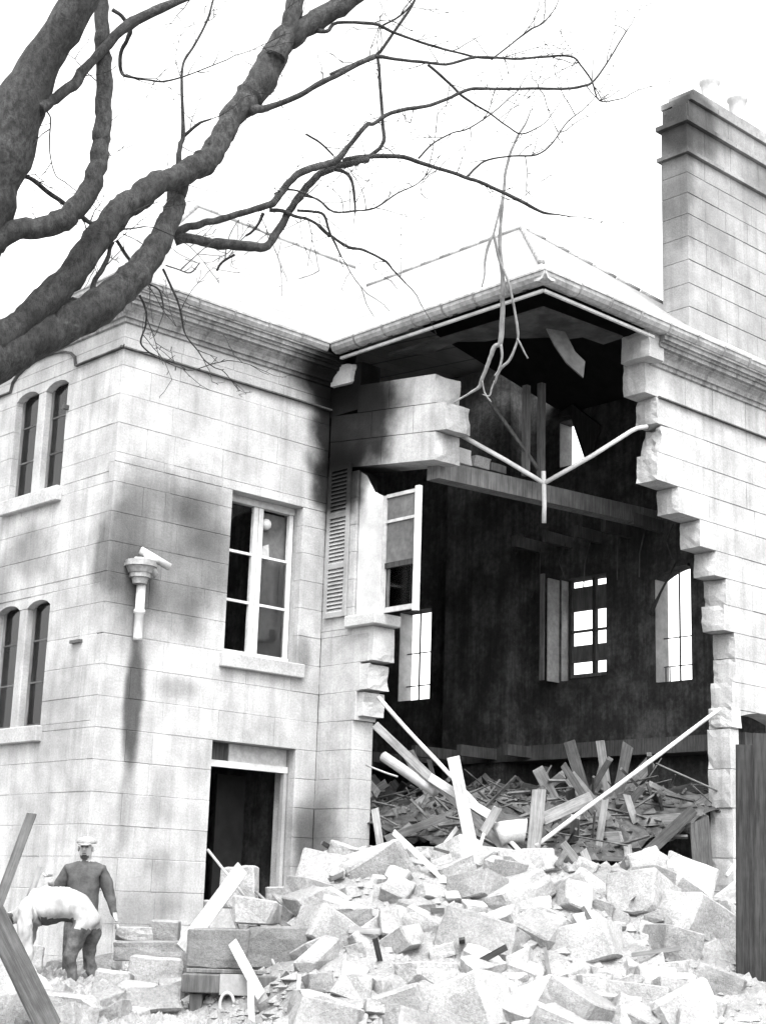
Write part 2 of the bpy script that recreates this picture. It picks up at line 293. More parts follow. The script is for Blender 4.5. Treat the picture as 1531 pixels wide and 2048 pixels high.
# ------------------------------------------------------------------ measured tables (metres)
BOUGHS = {
  'trunk': [(-5.487,-5.579,-0.497,0.4551),(-5.699,-5.952,1.377,0.3603),(-5.854,-6.325,3.097,0.3264),(-5.911,-6.62,4.315,0.3012),(-5.915,-6.827,5.127,0.2846),(-5.878,-7.04,5.842,0.2589),(-5.786,-7.236,6.355,0.2116),(-5.695,-7.432,6.872,0.1476),(-5.559,-7.648,7.324,0.1301),(-5.455,-7.847,7.813,0.1088)],
  'bough_lower': [(-5.869,-6.762,4.481,0.2649),(-5.686,-6.838,4.772,0.2146),(-5.457,-6.906,4.911,0.181),(-5.216,-6.995,5.082,0.1538),(-4.997,-7.064,5.252,0.1408),(-4.779,-7.14,5.445,0.135),(-4.61,-7.176,5.655,0.1176),(-4.468,-7.195,5.89,0.0997),(-4.346,-7.196,6.124,0.0892),(-4.259,-7.162,6.353,0.0785),(-4.184,-7.105,6.547,0.0674),(-4.106,-7.052,6.743,0.0601)],
  'bough_long': [(-5.897,-6.835,4.568,0.2286),(-5.707,-6.93,4.857,0.1423),(-5.512,-6.983,5.011,0.1115),(-5.336,-7.035,5.209,0.1055),(-5.165,-7.096,5.45,0.1067),(-5.009,-7.151,5.72,0.1041),(-4.866,-7.198,5.994,0.1015),(-4.733,-7.21,6.198,0.0988),(-4.579,-7.232,6.368,0.0922),(-4.407,-7.268,6.534,0.0854),(-4.235,-7.285,6.641,0.0902),(-4.072,-7.312,6.807,0.0991),(-3.959,-7.308,7.016,0.0881),(-3.856,-7.299,7.235,0.093),(-3.73,-7.305,7.438,0.1062),(-3.601,-7.322,7.665,0.1238),(-3.491,-7.331,7.922,0.1166),(-3.362,-7.354,8.167,0.1052),(-3.16,-7.429,8.365,0.0892),(-2.917,-7.558,8.609,0.0815),(-2.663,-7.713,8.899,0.0736)],
  'bough_fork': [(-3.522,-7.417,7.888,0.0827),(-3.439,-7.42,8.084,0.075),(-3.375,-7.412,8.302,0.0714),(-3.325,-7.406,8.563,0.072),(-3.282,-7.38,8.785,0.064)],
  'bough_curved': [(-5.907,-7.069,5.291,0.1934),(-5.813,-7.137,5.528,0.1062),(-5.699,-7.191,5.671,0.0784),(-5.545,-7.261,5.75,0.0753),(-5.385,-7.328,5.802,0.0793),(-5.266,-7.386,5.941,0.0798),(-5.183,-7.429,6.134,0.073),(-5.138,-7.448,6.363,0.0661),(-5.13,-7.451,6.647,0.0628),(-5.142,-7.443,6.951,0.0595),(-5.161,-7.43,7.259,0.0561),(-5.175,-7.403,7.515,0.0527),(-5.209,-7.384,7.846,0.0492)],
  'b_side': [(-5.695,-7.482,6.556,0.0624),(-5.604,-7.454,6.642,0.0432),(-5.482,-7.472,6.773,0.0399),(-5.384,-7.467,6.905,0.0403),(-5.292,-7.468,7.075,0.0351),(-5.185,-7.482,7.238,0.0372),(-5.078,-7.499,7.412,0.0413),(-4.975,-7.498,7.541,0.0436),(-4.819,-7.553,7.693,0.0382),(-4.644,-7.621,7.828,0.0289),(-4.492,-7.661,7.945,0.0233)],
  'b_cross': [(-5.788,-7.074,6.018,0.0198),(-5.693,-7.103,6.12,0.0163),(-5.601,-7.112,6.173,0.0164),(-5.503,-7.118,6.199,0.0165),(-5.361,-7.136,6.137,0.0166),(-5.235,-7.145,6.098,0.0185),(-5.089,-7.164,6.031,0.0168),(-4.963,-7.177,5.998,0.015),(-4.759,-7.272,5.996,0.0075),(-4.618,-7.326,6.047,0.0057)],
  'b_up': [(-4.298,-7.257,6.628,0.0254),(-4.3,-7.256,6.756,0.0216),(-4.297,-7.253,6.865,0.0197),(-4.277,-7.26,6.956,0.0177),(-4.31,-7.27,7.2,0.0138),(-4.342,-7.281,7.445,0.0119),(-4.334,-7.29,7.577,0.0109),(-4.28,-7.35,7.73,0.01),(-4.232,-7.417,7.923,0.009),(-4.21,-7.454,8.096,0.008),(-4.195,-7.471,8.23,0.007)],
  'b_upside': [(-4.27,-7.251,6.951,0.0138),(-4.231,-7.307,7.011,0.0128),(-4.19,-7.362,7.061,0.0109),(-4.132,-7.428,7.096,0.0059)],
  'b_loop': [(-5.057,-7.332,7.692,0.0153),(-4.975,-7.35,7.657,0.0153),(-4.903,-7.352,7.602,0.0173),(-4.877,-7.306,7.536,0.0173),(-4.88,-7.234,7.468,0.0154),(-4.852,-7.183,7.381,0.0155),(-4.811,-7.152,7.314,0.0136),(-4.734,-7.175,7.309,0.0097),(-4.629,-7.227,7.31,0.0078),(-4.524,-7.279,7.317,0.0078),(-4.413,-7.352,7.367,0.0069),(-4.304,-7.429,7.436,0.0049),(-4.139,-7.573,7.546,0.0043)],
  'b_east': [(-3.738,-7.387,7.349,0.0467),(-3.63,-7.396,7.381,0.0347),(-3.527,-7.411,7.445,0.0267),(-3.339,-7.529,7.581,0.0227),(-3.181,-7.621,7.72,0.0228),(-2.994,-7.747,7.881,0.0209),(-2.817,-7.856,8.02,0.021),(-3.018,-7.526,7.897,0.0167),(-2.859,-7.612,8.015,0.0168),(-2.679,-7.716,8.129,0.0169),(-2.479,-7.807,8.153,0.0143),(-2.297,-7.882,8.176,0.0131),(-2.095,-7.976,8.202,0.0119),(-1.868,-8.121,8.307,0.0119),(-1.586,-8.293,8.342,0.0107),(-1.346,-8.434,8.404,0.0107),(-1.121,-8.558,8.455,0.0094),(-0.986,-8.568,8.415,0.0081),(-0.841,-8.57,8.323,0.0082),(-0.707,-8.547,8.19,0.0055),(-0.528,-8.63,8.245,0.005)],
  'b_north': [(-2.568,-7.573,8.224,0.0158),(-2.497,-7.608,8.342,0.0145),(-2.412,-7.683,8.539,0.0133),(-2.322,-7.772,8.764,0.012),(-2.275,-7.795,8.91,0.0107)],
  'b_diag': [(-2.159,-7.815,8.234,0.0133),(-1.991,-7.876,8.132,0.012),(-1.843,-7.921,8.034,0.012),(-1.7,-7.971,7.968,0.0094),(-1.571,-8.015,7.923,0.0081),(-1.415,-8.073,7.844,0.0067),(-1.274,-8.128,7.795,0.0068),(-1.139,-8.223,7.887,0.0049)],
  'b_mid': [(-4.136,-6.993,6.233,0.0438),(-4.045,-7.027,6.313,0.034),(-3.934,-7.072,6.373,0.0301),(-3.807,-7.131,6.43,0.0282),(-3.653,-7.221,6.507,0.0283),(-3.513,-7.299,6.585,0.0285),(-3.414,-7.334,6.648,0.0306),(-3.341,-7.365,6.768,0.0287),(-3.268,-7.397,6.894,0.0288),(-3.159,-7.453,6.993,0.031),(-3.044,-7.505,7.062,0.0312),(-2.928,-7.558,7.132,0.0292),(-2.832,-7.63,7.314,0.0189),(-2.733,-7.7,7.48,0.0189),(-2.668,-7.696,7.52,0.0167),(-2.538,-7.777,7.634,0.0181),(-2.397,-7.853,7.703,0.0181),(-2.236,-7.945,7.767,0.0156),(-2.081,-8.046,7.871,0.0157),(-1.943,-8.128,7.967,0.0144),(-1.754,-8.238,8.001,0.0132),(-1.487,-8.422,8.044,0.0119),(-1.256,-8.57,8.078,0.012),(-1.086,-8.668,8.133,0.012),(-0.979,-8.718,8.219,0.0094),(-0.878,-8.807,8.439,0.0067),(-0.805,-8.852,8.602,0.0067),(-0.733,-8.892,8.752,0.0054)],
  'b_roof': [(-4.116,-7.002,6.205,0.0497),(-3.998,-7.037,6.243,0.04),(-3.856,-7.081,6.244,0.0422),(-3.714,-7.126,6.248,0.0444),(-3.558,-7.187,6.259,0.0426),(-3.403,-7.251,6.285,0.0367),(-3.334,-7.257,6.371,0.0328),(-3.263,-7.288,6.529,0.0329),(-3.191,-7.32,6.688,0.031),(-3.112,-7.36,6.849,0.0312),(-3.016,-7.413,7.001,0.0313),(-2.9,-7.466,7.1,0.0294),(-2.764,-7.531,7.178,0.0274),(-2.624,-7.594,7.242,0.0254),(-2.72,-7.422,7.258,0.0233),(-2.519,-7.545,7.326,0.0208),(-2.288,-7.679,7.351,0.0183),(-2.063,-7.788,7.315,0.0171),(-1.795,-7.932,7.263,0.0158),(-1.627,-7.991,7.24,0.0159),(-1.456,-8.05,7.2,0.016),(-1.239,-8.141,7.136,0.016),(-1.063,-8.201,7.09,0.0121),(-0.918,-8.252,7.103,0.0067),(-0.792,-8.286,7.117,0.0049)],
  'b_vert': [(-2.581,-7.383,7.279,0.0183),(-2.474,-7.493,7.381,0.017),(-2.416,-7.561,7.493,0.017),(-2.444,-7.571,7.666,0.0144),(-2.48,-7.584,7.877,0.0144),(-2.521,-7.595,8.089,0.0131),(-2.543,-7.597,8.225,0.0132)],
  'b_twig12': [(-1.66,-7.837,7.343,0.0107),(-1.598,-7.886,7.436,0.0094),(-1.514,-7.952,7.517,0.0094),(-1.345,-8.087,7.571,0.0081),(-1.171,-8.218,7.602,0.0081),(-1.072,-8.309,7.718,0.0067),(-0.989,-8.414,7.92,0.0054),(-0.898,-8.495,8.029,0.0049)],
  'b_top': [(-3.143,-7.48,8.281,0.0233),(-3.048,-7.498,8.303,0.017),(-2.967,-7.53,8.408,0.0149),(-2.713,-7.699,8.442,0.0143),(-2.553,-7.759,8.411,0.0131),(-2.393,-7.821,8.387,0.0118),(-2.213,-7.902,8.364,0.0119),(-1.993,-8.02,8.339,0.0106),(-1.814,-8.106,8.333,0.0106),(-1.66,-8.18,8.362,0.008)],
  'b_top2': [(-2.632,-7.728,8.443,0.0091),(-2.514,-7.827,8.552,0.0092),(-2.437,-7.893,8.675,0.0092),(-2.403,-7.911,8.772,0.0092)],
  'b_low': [(-3.381,-7.263,6.624,0.0185),(-3.275,-7.329,6.624,0.0165),(-3.194,-7.362,6.596,0.0144),(-3.102,-7.413,6.589,0.0124),(-3.002,-7.458,6.542,0.0124),(-2.912,-7.485,6.473,0.0124),(-2.986,-7.416,6.566,0.0101),(-2.862,-7.471,6.486,0.0114),(-2.741,-7.529,6.421,0.0127),(-2.64,-7.588,6.414,0.0114),(-2.533,-7.643,6.377,0.0102),(-2.444,-7.68,6.34,0.0102),(-2.369,-7.696,6.277,0.0077),(-2.265,-7.731,6.19,0.0051)],
  'b_low2': [(-3.158,-7.345,6.669,0.0124),(-3.065,-7.429,6.663,0.0124),(-2.992,-7.488,6.636,0.0124),(-2.927,-7.501,6.497,0.0103),(-2.87,-7.521,6.399,0.0093),(-2.817,-7.538,6.304,0.0062)],
  'b_low3': [(-3.375,-7.311,6.751,0.0144),(-3.298,-7.375,6.797,0.0103),(-3.194,-7.444,6.786,0.0082),(-3.048,-7.532,6.715,0.0072),(-2.956,-7.572,6.649,0.0062),(-2.82,-7.681,6.667,0.0052),(-2.695,-7.788,6.71,0.0046)],
  'b_hook': [(-2.876,-7.471,7.101,0.0189),(-2.784,-7.543,7.063,0.0147),(-2.739,-7.552,6.963,0.0126),(-2.705,-7.546,6.851,0.0105),(-2.682,-7.532,6.749,0.0074)],
  'b_stub': [(-3.414,-7.224,6.598,0.0164),(-3.426,-7.182,6.508,0.0123),(-3.452,-7.137,6.446,0.0103),(-3.483,-7.097,6.411,0.0092)],
  'b_under': [(-4.7,-7.087,5.979,0.0134),(-4.623,-7.085,5.902,0.0134),(-4.548,-7.084,5.833,0.0115),(-4.501,-7.07,5.8,0.0096)],
  'b_under2': [(-4.859,-7.166,5.403,0.0242),(-4.89,-7.119,5.486,0.0224),(-4.884,-7.107,5.571,0.0206),(-4.842,-7.137,5.686,0.0188),(-4.809,-7.156,5.792,0.0169),(-4.793,-7.154,5.879,0.0151),(-4.767,-7.145,5.92,0.0133)],
  'b_hang1': [(-4.296,-7.139,5.855,0.0097),(-4.21,-7.111,5.774,0.0088),(-4.1,-7.089,5.646,0.0088),(-4.022,-7.044,5.534,0.0079),(-3.947,-7.001,5.44,0.0059),(-3.83,-7.0,5.351,0.005),(-3.739,-6.984,5.29,0.0044),(-3.637,-6.985,5.253,0.0044)],
  'b_hang2': [(-4.496,-7.14,5.577,0.0086),(-4.414,-7.116,5.486,0.0086),(-4.366,-7.058,5.391,0.0077),(-4.342,-6.971,5.276,0.0068),(-4.252,-6.965,5.22,0.0049),(-4.144,-6.983,5.183,0.0043),(-4.006,-7.029,5.147,0.0043),(-3.903,-7.054,5.147,0.0043),(-3.77,-7.13,5.216,0.0043)],
  'b_hang3': [(-4.411,-7.12,5.7,0.0077),(-4.313,-7.133,5.675,0.0077),(-4.241,-7.094,5.572,0.0058)],
  'b_drip': [(-3.713,-7.043,6.051,0.0101),(-3.667,-7.042,6.131,0.0101),(-3.577,-7.084,6.217,0.0092)],
  'b_drip2': [(-4.234,-7.078,5.922,0.0059),(-4.147,-7.108,5.909,0.0049),(-4.045,-7.152,5.897,0.0059),(-3.991,-7.186,5.989,0.0049)],
  'b_drop': [(-5.593,-7.445,6.581,0.0063),(-5.554,-7.439,6.539,0.0054),(-5.522,-7.392,6.399,0.0054),(-5.483,-7.363,6.286,0.0045),(-5.424,-7.352,6.173,0.004),(-5.36,-7.372,6.14,0.004)],
  'b_fine1': [(-2.128,-7.701,7.393,0.0092),(-2.031,-7.786,7.544,0.0079),(-1.906,-7.882,7.652,0.0066),(-1.773,-7.972,7.72,0.0066),(-1.619,-8.115,7.888,0.0053),(-1.518,-8.2,8.028,0.0053)],
  'b_fine2': [(-3.049,-7.236,6.881,0.0102),(-2.914,-7.315,6.861,0.009),(-2.784,-7.367,6.777,0.009),(-2.628,-7.48,6.803,0.0077),(-2.502,-7.569,6.838,0.0077),(-2.367,-7.702,6.981,0.0065),(-2.241,-7.81,7.074,0.0052),(-2.16,-7.889,7.204,0.0047)],
  'b_fine3': [(-1.697,-8.142,8.347,0.008),(-1.555,-8.262,8.522,0.0067),(-1.427,-8.361,8.671,0.0094),(-1.325,-8.413,8.754,0.0067),(-1.25,-8.454,8.876,0.0049)],
  'b_fine4': [(-2.992,-7.208,7.472,0.0091),(-2.853,-7.249,7.424,0.0091),(-2.728,-7.27,7.35,0.0078)],
}
HANGING = {
  'stem': [(0.068,-7.036,8.962,0.0056),(0.072,-6.973,8.851,0.0092),(0.053,-6.888,8.739,0.0123),(0.043,-6.796,8.582,0.0139),(0.057,-6.716,8.395,0.0155),(0.095,-6.644,8.163,0.017),(0.142,-6.579,7.931,0.0186),(0.194,-6.519,7.699,0.0202),(0.266,-6.479,7.466,0.0218),(0.338,-6.438,7.234,0.0234),(0.359,-6.407,7.174,0.0249),(0.412,-6.358,6.97,0.0265),(0.458,-6.302,6.764,0.0266),(0.439,-6.236,6.709,0.0235),(0.437,-6.155,6.562,0.0204),(0.435,-6.075,6.415,0.0204),(0.444,-6.025,6.33,0.0189),(0.402,-5.937,6.272,0.0126),(0.368,-5.861,6.231,0.011),(0.33,-5.781,6.182,0.0079)],
  'strand': [(0.091,-6.519,7.782,0.0139),(0.197,-6.507,7.537,0.014),(0.322,-6.522,7.322,0.0124),(0.407,-6.51,7.135,0.0124),(0.445,-6.498,7.076,0.0124),(0.525,-6.475,6.873,0.014),(0.56,-6.441,6.759,0.0125),(0.552,-6.346,6.581,0.0141),(0.524,-6.267,6.51,0.0156),(0.518,-6.21,6.439,0.0125),(0.527,-6.161,6.353,0.011)],
  'strand2': [(0.023,-6.71,8.117,0.0123),(0.029,-6.634,7.877,0.0123),(0.028,-6.587,7.741,0.0123),(0.012,-6.537,7.635,0.0138),(0.014,-6.488,7.485,0.0108),(0.038,-6.46,7.335,0.0077),(0.042,-6.418,7.2,0.0056)],
  'twig': [(0.542,-6.46,6.782,0.0093),(0.592,-6.476,6.693,0.0093),(0.659,-6.501,6.583,0.0078)],
  'twig2': [(0.432,-6.336,6.716,0.0156),(0.462,-6.323,6.596,0.0125),(0.462,-6.282,6.474,0.0109),(0.443,-6.238,6.397,0.0093)],
  'tip': [(0.43,-6.08,6.38,0.0078),(0.472,-6.078,6.259,0.0078),(0.539,-6.111,6.17,0.0057)],
  'tip2': [(0.521,-6.166,6.384,0.0094),(0.516,-6.13,6.291,0.0094),(0.51,-6.103,6.23,0.0078),(0.456,-6.058,6.243,0.0057)],
}
TIMBERS = [
  ('pole',(3.664, -1.184, 3.796),(3.572, -4.024, 1.632),0.057,0.057,'pale','long straight pale pole sloping from the broken wall end down to the heap crest'),
  ('plank',(3.573, -1.25, 3.407),(3.569, -3.877, 1.62),0.107,0.043,'wood','long splintered plank lying just under the pale sloping pole'),
  ('round_timber',(3.451, -1.555, 2.979),(3.604, -2.379, 2.502),0.142,0.142,'pale','thick pale round timber jutting up left from behind the long plank'),
  ('plank',(3.523, -2.364, 2.679),(3.438, -3.518, 2.168),0.105,0.047,'pale','short bright plank lying across the upright board'),
  ('board',(3.377, -2.88, 2.947),(3.316, -3.356, 1.607),0.153,0.038,'pale','broad upright board leaning back above the heap crest'),
  ('post',(3.946, -3.822, 2.505),(3.728, -3.917, 1.72),0.163,0.131,'wood','stout weathered post with a chipped top standing in the heap'),
  ('stick',(3.391, -3.649, 2.27),(3.24, -3.535, 1.933),0.108,0.086,'wood','short stubby timber crossing the long plank'),
  ('stick',(3.177, -3.626, 1.958),(3.09, -3.57, 1.612),0.042,0.042,'pale','thin pale stick hanging below the stubby timber'),
  ('stick',(3.517, -2.848, 2.048),(3.271, -2.803, 1.759),0.049,0.049,'pale','short pale rod tilted beside the broad upright board'),
  ('board',(3.078, -1.814, 2.273),(2.796, -2.359, 1.332),0.094,0.028,'wood','narrow upright board just inside the broken wall end'),
  ('rod',(3.306, -1.379, 2.857),(3.35, -1.927, 2.693),0.026,0.026,'pale','thin bent rod poking from the broken wall end'),
  ('plank',(3.525, -1.544, 1.909),(4.391, -1.912, 2.286),0.105,0.052,'dim','grey plank lying level in the dark room beside the upright board'),
  ('pole',(7.043, -4.32, 3.796),(3.723, -3.952, 1.836),0.057,0.057,'pale','long pale pole sloping from the narrow pier down to the weathered post'),
  ('plank',(4.789, -3.096, 2.201),(5.675, -3.193, 2.549),0.163,0.082,'wood','thick grey plank running back from the weathered post'),
  ('stick',(5.506, -3.582, 2.503),(5.253, -3.646, 1.719),0.090,0.054,'wood','tall thin upright slat in the dark room debris'),
  ('stick',(4.589, -3.653, 1.901),(4.468, -4.339, 1.351),0.098,0.059,'wood','slanting slat leaning right behind the heap crest'),
  ('stick',(4.787, -3.81, 1.824),(4.606, -4.196, 1.382),0.099,0.059,'wood','shorter slat lying against the slanting slat'),
  ('post',(5.344, -4.071, 1.897),(4.995, -4.402, 1.337),0.105,0.074,'wood','pale upright stump standing in the splintered laths'),
  ('beam',(6.858, -3.971, 2.436),(4.943, -4.08, 1.359),0.141,0.127,'dark','long dark beam sloping down through the splintered laths'),
  ('plank',(5.074, -4.333, 1.331),(6.359, -4.591, 1.481),0.100,0.060,'pale','pale plank lying level at the foot of the narrow pier'),
  ('plank',(6.131, -3.515, 2.251),(6.926, -3.723, 2.345),0.134,0.080,'wood','short grey board lying level in the dark room'),
  ('stick',(6.012, -3.528, 2.615),(6.101, -3.621, 2.229),0.092,0.055,'wood','broken upright bit of board at the end of the level grey board'),
  ('stump',(6.273, -4.5, 2.278),(6.141, -4.654, 1.432),0.255,0.204,'dark','dark jagged timber stump beside the narrow pier'),
  ('stick',(5.163, -4.816, 1.272),(5.088, -5.718, 0.817),0.036,0.036,'pale','thin pale rod lying down the right flank of the heap'),
  ('stick',(6.222, -5.128, 1.782),(5.97, -5.105, 1.573),0.043,0.043,'pale','short pale peg under the narrow pier'),
  ('rod',(7.206, -3.122, 3.127),(7.56, -3.885, 2.751),0.028,0.028,'wood','thin wire rod crossing the dark room behind the pier'),
  ('beam',(-3.799, -4.54, 0.943),(-3.412, -5.0, -0.009),0.208,0.166,'dim','heavy grey timber leaning in front of the bending worker'),
  ('beam',(-1.367, -0.958, 1.964),(-1.786, -1.005, 0.757),0.110,0.088,'dim','thin grey slanting timber propped by the side wall of the house'),
  ('stick',(-0.857, -0.399, 1.405),(-1.052, -0.503, 0.998),0.075,0.045,'wood','short grey board leaning beside the slanting timber'),
  ('plank',(-0.178, -3.284, 1.423),(-1.226, -3.718, 0.591),0.153,0.053,'pale','wide pale plank leaning up over the loaded stone sledge'),
  ('rod',(-0.105, -2.576, 1.623),(-0.089, -3.265, 1.122),0.032,0.032,'pale','thin pale rod leaning in the ground floor doorway'),
  ('rod',(-0.816, -3.958, 1.009),(-0.907, -4.317, 0.66),0.034,0.034,'pale','short thin bar standing on the sledge load'),
  ('bar',(-1.129, -4.409, 0.709),(-1.219, -5.01, 0.237),0.094,0.065,'pale','pale squared bar sloping down over the sledge front'),
  ('rod',(-0.72, -4.283, 0.876),(-0.768, -4.657, 0.449),0.029,0.029,'pale','thin rod sloping across the dark block on the sledge'),
  ('rod',(-0.155, -3.508, 1.192),(-0.178, -3.97, 0.957),0.031,0.031,'wood','thin rod lying above the sledge beside the doorway'),
  ('stick',(-0.398, -3.923, 1.006),(-0.36, -4.328, 0.853),0.050,0.035,'wood','short stick lying at the right edge of the sledge load'),
  ('beam',(0.675, -3.107, 1.052),(1.389, -2.992, 1.245),0.145,0.116,'wood','short grooved beam lying at the foot of the wing wall'),
  ('beam',(-0.976, -5.02, 0.434),(-1.055, -5.662, 0.054),0.091,0.073,'dark','short dark beam sloping down right of the sledge'),
  ('stick',(-1.395, -5.036, 0.381),(-1.492, -5.221, -0.052),0.059,0.047,'pale','short pale upright prop in front of the sledge'),
]
HERO_STONES = [
  ((0.556, -4.214, 0.675),0.41,0.77,0.45,-24,-35,'long pale slab tipped steeply against the rubble left of centre'),
  ((1.346, -4.064, 0.979),0.75,0.33,0.50,2,-12,'large squared block just below the wall end in the heap'),
  ((1.695, -4.665, 0.909),0.66,0.32,0.60,10,-25,'wide flat block with a shadowed underside in mid heap'),
  ((-0.108, -5.576, 0.146),0.86,0.29,0.50,0,-8,'bright squared block with rounded edges at the foot of the heap'),
  ((0.464, -5.959, 0.205),0.55,0.34,0.50,-4,-10,'squarish block right beside the bright block at the heap foot'),
  ((0.328, -4.995, 0.398),0.64,0.29,0.50,8,-38,'block with a pointed ridge behind the bright foot block'),
  ((0.783, -4.918, 0.549),0.48,0.33,0.45,22,-25,'tilted block between the ridge block and the wide flat block'),
  ((1.258, -5.258, 0.599),0.64,0.25,0.50,4,-20,'low broad block under the wide flat block'),
  ((2.877, -5.628, 1.007),0.91,0.40,0.50,36,-30,'long thick slab sliding down the right side of the heap'),
  ((1.601, -6.01, 0.5),0.65,0.32,0.60,6,-18,'broad block at the lower end of the long sliding slab'),
  ((1.668, -6.876, 0.307),0.65,0.38,0.60,-3,-16,'big block low on the right of the heap'),
  ((2.676, -6.779, 0.61),0.44,0.26,0.50,4,-15,'bright block high on the right flank of the heap'),
  ((2.573, -7.235, 0.464),0.46,0.43,0.50,-30,-20,'square block tipped on its corner at the right edge of the heap'),
  ((2.144, -6.093, 0.637),0.48,0.23,0.50,3,-22,'flat block in the gap right of the sliding slab'),
  ((2.847, -4.548, 1.355),0.56,0.49,0.60,-4,-20,'bright block capping the crest of the heap'),
  ((3.348, -5.5, 1.212),0.44,0.34,0.50,30,-20,'block lying behind the upper end of the sliding slab'),
  ((2.652, -4.066, 1.453),0.62,0.34,0.60,6,-24,'pale block on the crest beside the broad upright board'),
  ((1.99, -4.009, 1.224),0.50,0.29,0.50,-12,-22,'rough block on the left shoulder of the heap crest'),
  ((2.088, -4.975, 0.944),0.53,0.32,0.50,8,-22,'block right in the middle of the heap face'),
  ((1.009, -6.132, 0.307),0.45,0.28,0.50,-8,-22,'block low in the heap right of the squarish block'),
  ((1.081, -6.665, 0.204),0.42,0.28,0.50,14,-18,'chunky block at the heap foot right of centre'),
  ((-0.044, -4.522, 0.413),0.34,0.37,0.45,-16,-30,'greyish block leaning by the sledge'),
  ((0.636, -3.637, 0.872),0.37,0.32,0.45,-10,-25,'rough lump above the sledge at the heap edge'),
  ((3.253, -6.073, 0.994),0.48,0.29,0.50,12,-20,'block at the foot of the level pale plank'),
  ((2.028, -7.17, 0.333),0.38,0.24,0.50,10,-15,'half buried block at the right foot of the heap'),
]
SIDE_STONES = [
  ((-0.158, -1.37, 0.69),0.40,0.15,'thin stone slab on top of the stack by the standing man'),
  ((-0.24, -1.799, 0.523),0.75,0.20,'long stone slab lying below the thin slab by the standing man'),
  ((-0.635, -2.493, 0.334),0.58,0.32,'grey squared block under the long slab near the workers'),
  ((-1.088, -3.148, 0.188),0.45,0.10,'flat bright slab left of the stone sledge'),
  ((-1.275, -2.662, 0.097),0.39,0.45,'upright rounded stone stump beside the workers feet'),
  ((0.327, -1.269, 0.725),0.35,0.23,'dark stone set against the base of the house wall'),
  ((-1.62, -3.704, -0.032),0.43,0.19,'low block in front of the flat bright slab'),
  ((-2.107, -3.276, 0.041),0.43,0.24,'pale stone at the feet of the bending worker'),
  ((1.067, -2.519, 1.145),0.40,0.23,'squared sill block at the foot of the ground floor doorway'),
  ((1.792, -2.816, 1.281),0.46,0.29,'block propped under the wing wall end'),
  ((0.226, -2.753, 1.236),0.38,0.44,'pale rough stone standing in the ground floor doorway'),
]
# ------------------------------------------------------------------ the house: sizes
XI, YW = 3.62, -4.09                     # wing side wall plane, wing front wall plane
TF = lambda s, n, z: (s, n, z)           # main front wall (faces -Y)
TL = lambda s, n, z: (n, s, z)           # main side wall (faces -X)
TW = lambda s, n, z: (XI+n, s, z)        # wing side wall (faces -X)
TR = lambda s, n, z: (s, YW+n, z)        # wing front wall (faces -Y)
CHX, CHY = 7.08, -3.90
TC = lambda s, n, z: (s, CHY+n, z)
TS = lambda s, n, z: (CHX+n, s, z)

ground = bmesh.new()
gs = 1500.0
vv = [ground.verts.new(p) for p in ((-gs, -gs, 0), (gs, -gs, 0), (gs, gs, 0), (-gs, gs, 0))]; ground.faces.new(vv)
g = link('ground', mesh_of(ground, 'ground'), 'soil'); g['kind'] = 'structure'

house = empty('stone_house', (0, 0, 0), 'pale ashlar stone house with a slate roof, its near wing torn open', 'house')

def ashlar_block(parent, T, s0, s1, z0, z1, n1, seed, mat='stone'):
    r = random.Random(seed); b = .004; j = lambda k=.002: r.uniform(-k, k)
    f = r.uniform(-.003, .003); bm = bmesh.new()
    cor = [(s0, z0), (s1, z0), (s1, z1), (s0, z1)]; ins = [(1, 1), (-1, 1), (-1, -1), (1, -1)]
    F_ = [bm.verts.new(T(s+b*a+j(), f+j(.0015), z+b*c+j())) for (s, z), (a, c) in zip(cor, ins)]
    Md = [bm.verts.new(T(s, f+b+.002, z)) for s, z in cor]
    Bk = [bm.verts.new(T(s, n1, z)) for s, z in cor]
    bm.faces.new(F_); bm.faces.new(Bk[::-1])
    for A, B in ((F_, Md), (Md, Bk)):
        for i in range(4): bm.faces.new((A[i], B[i], B[(i+1) % 4], A[(i+1) % 4]))
    return link('stone_block', mesh_of(bm, 'stone_block'), mat, parent)

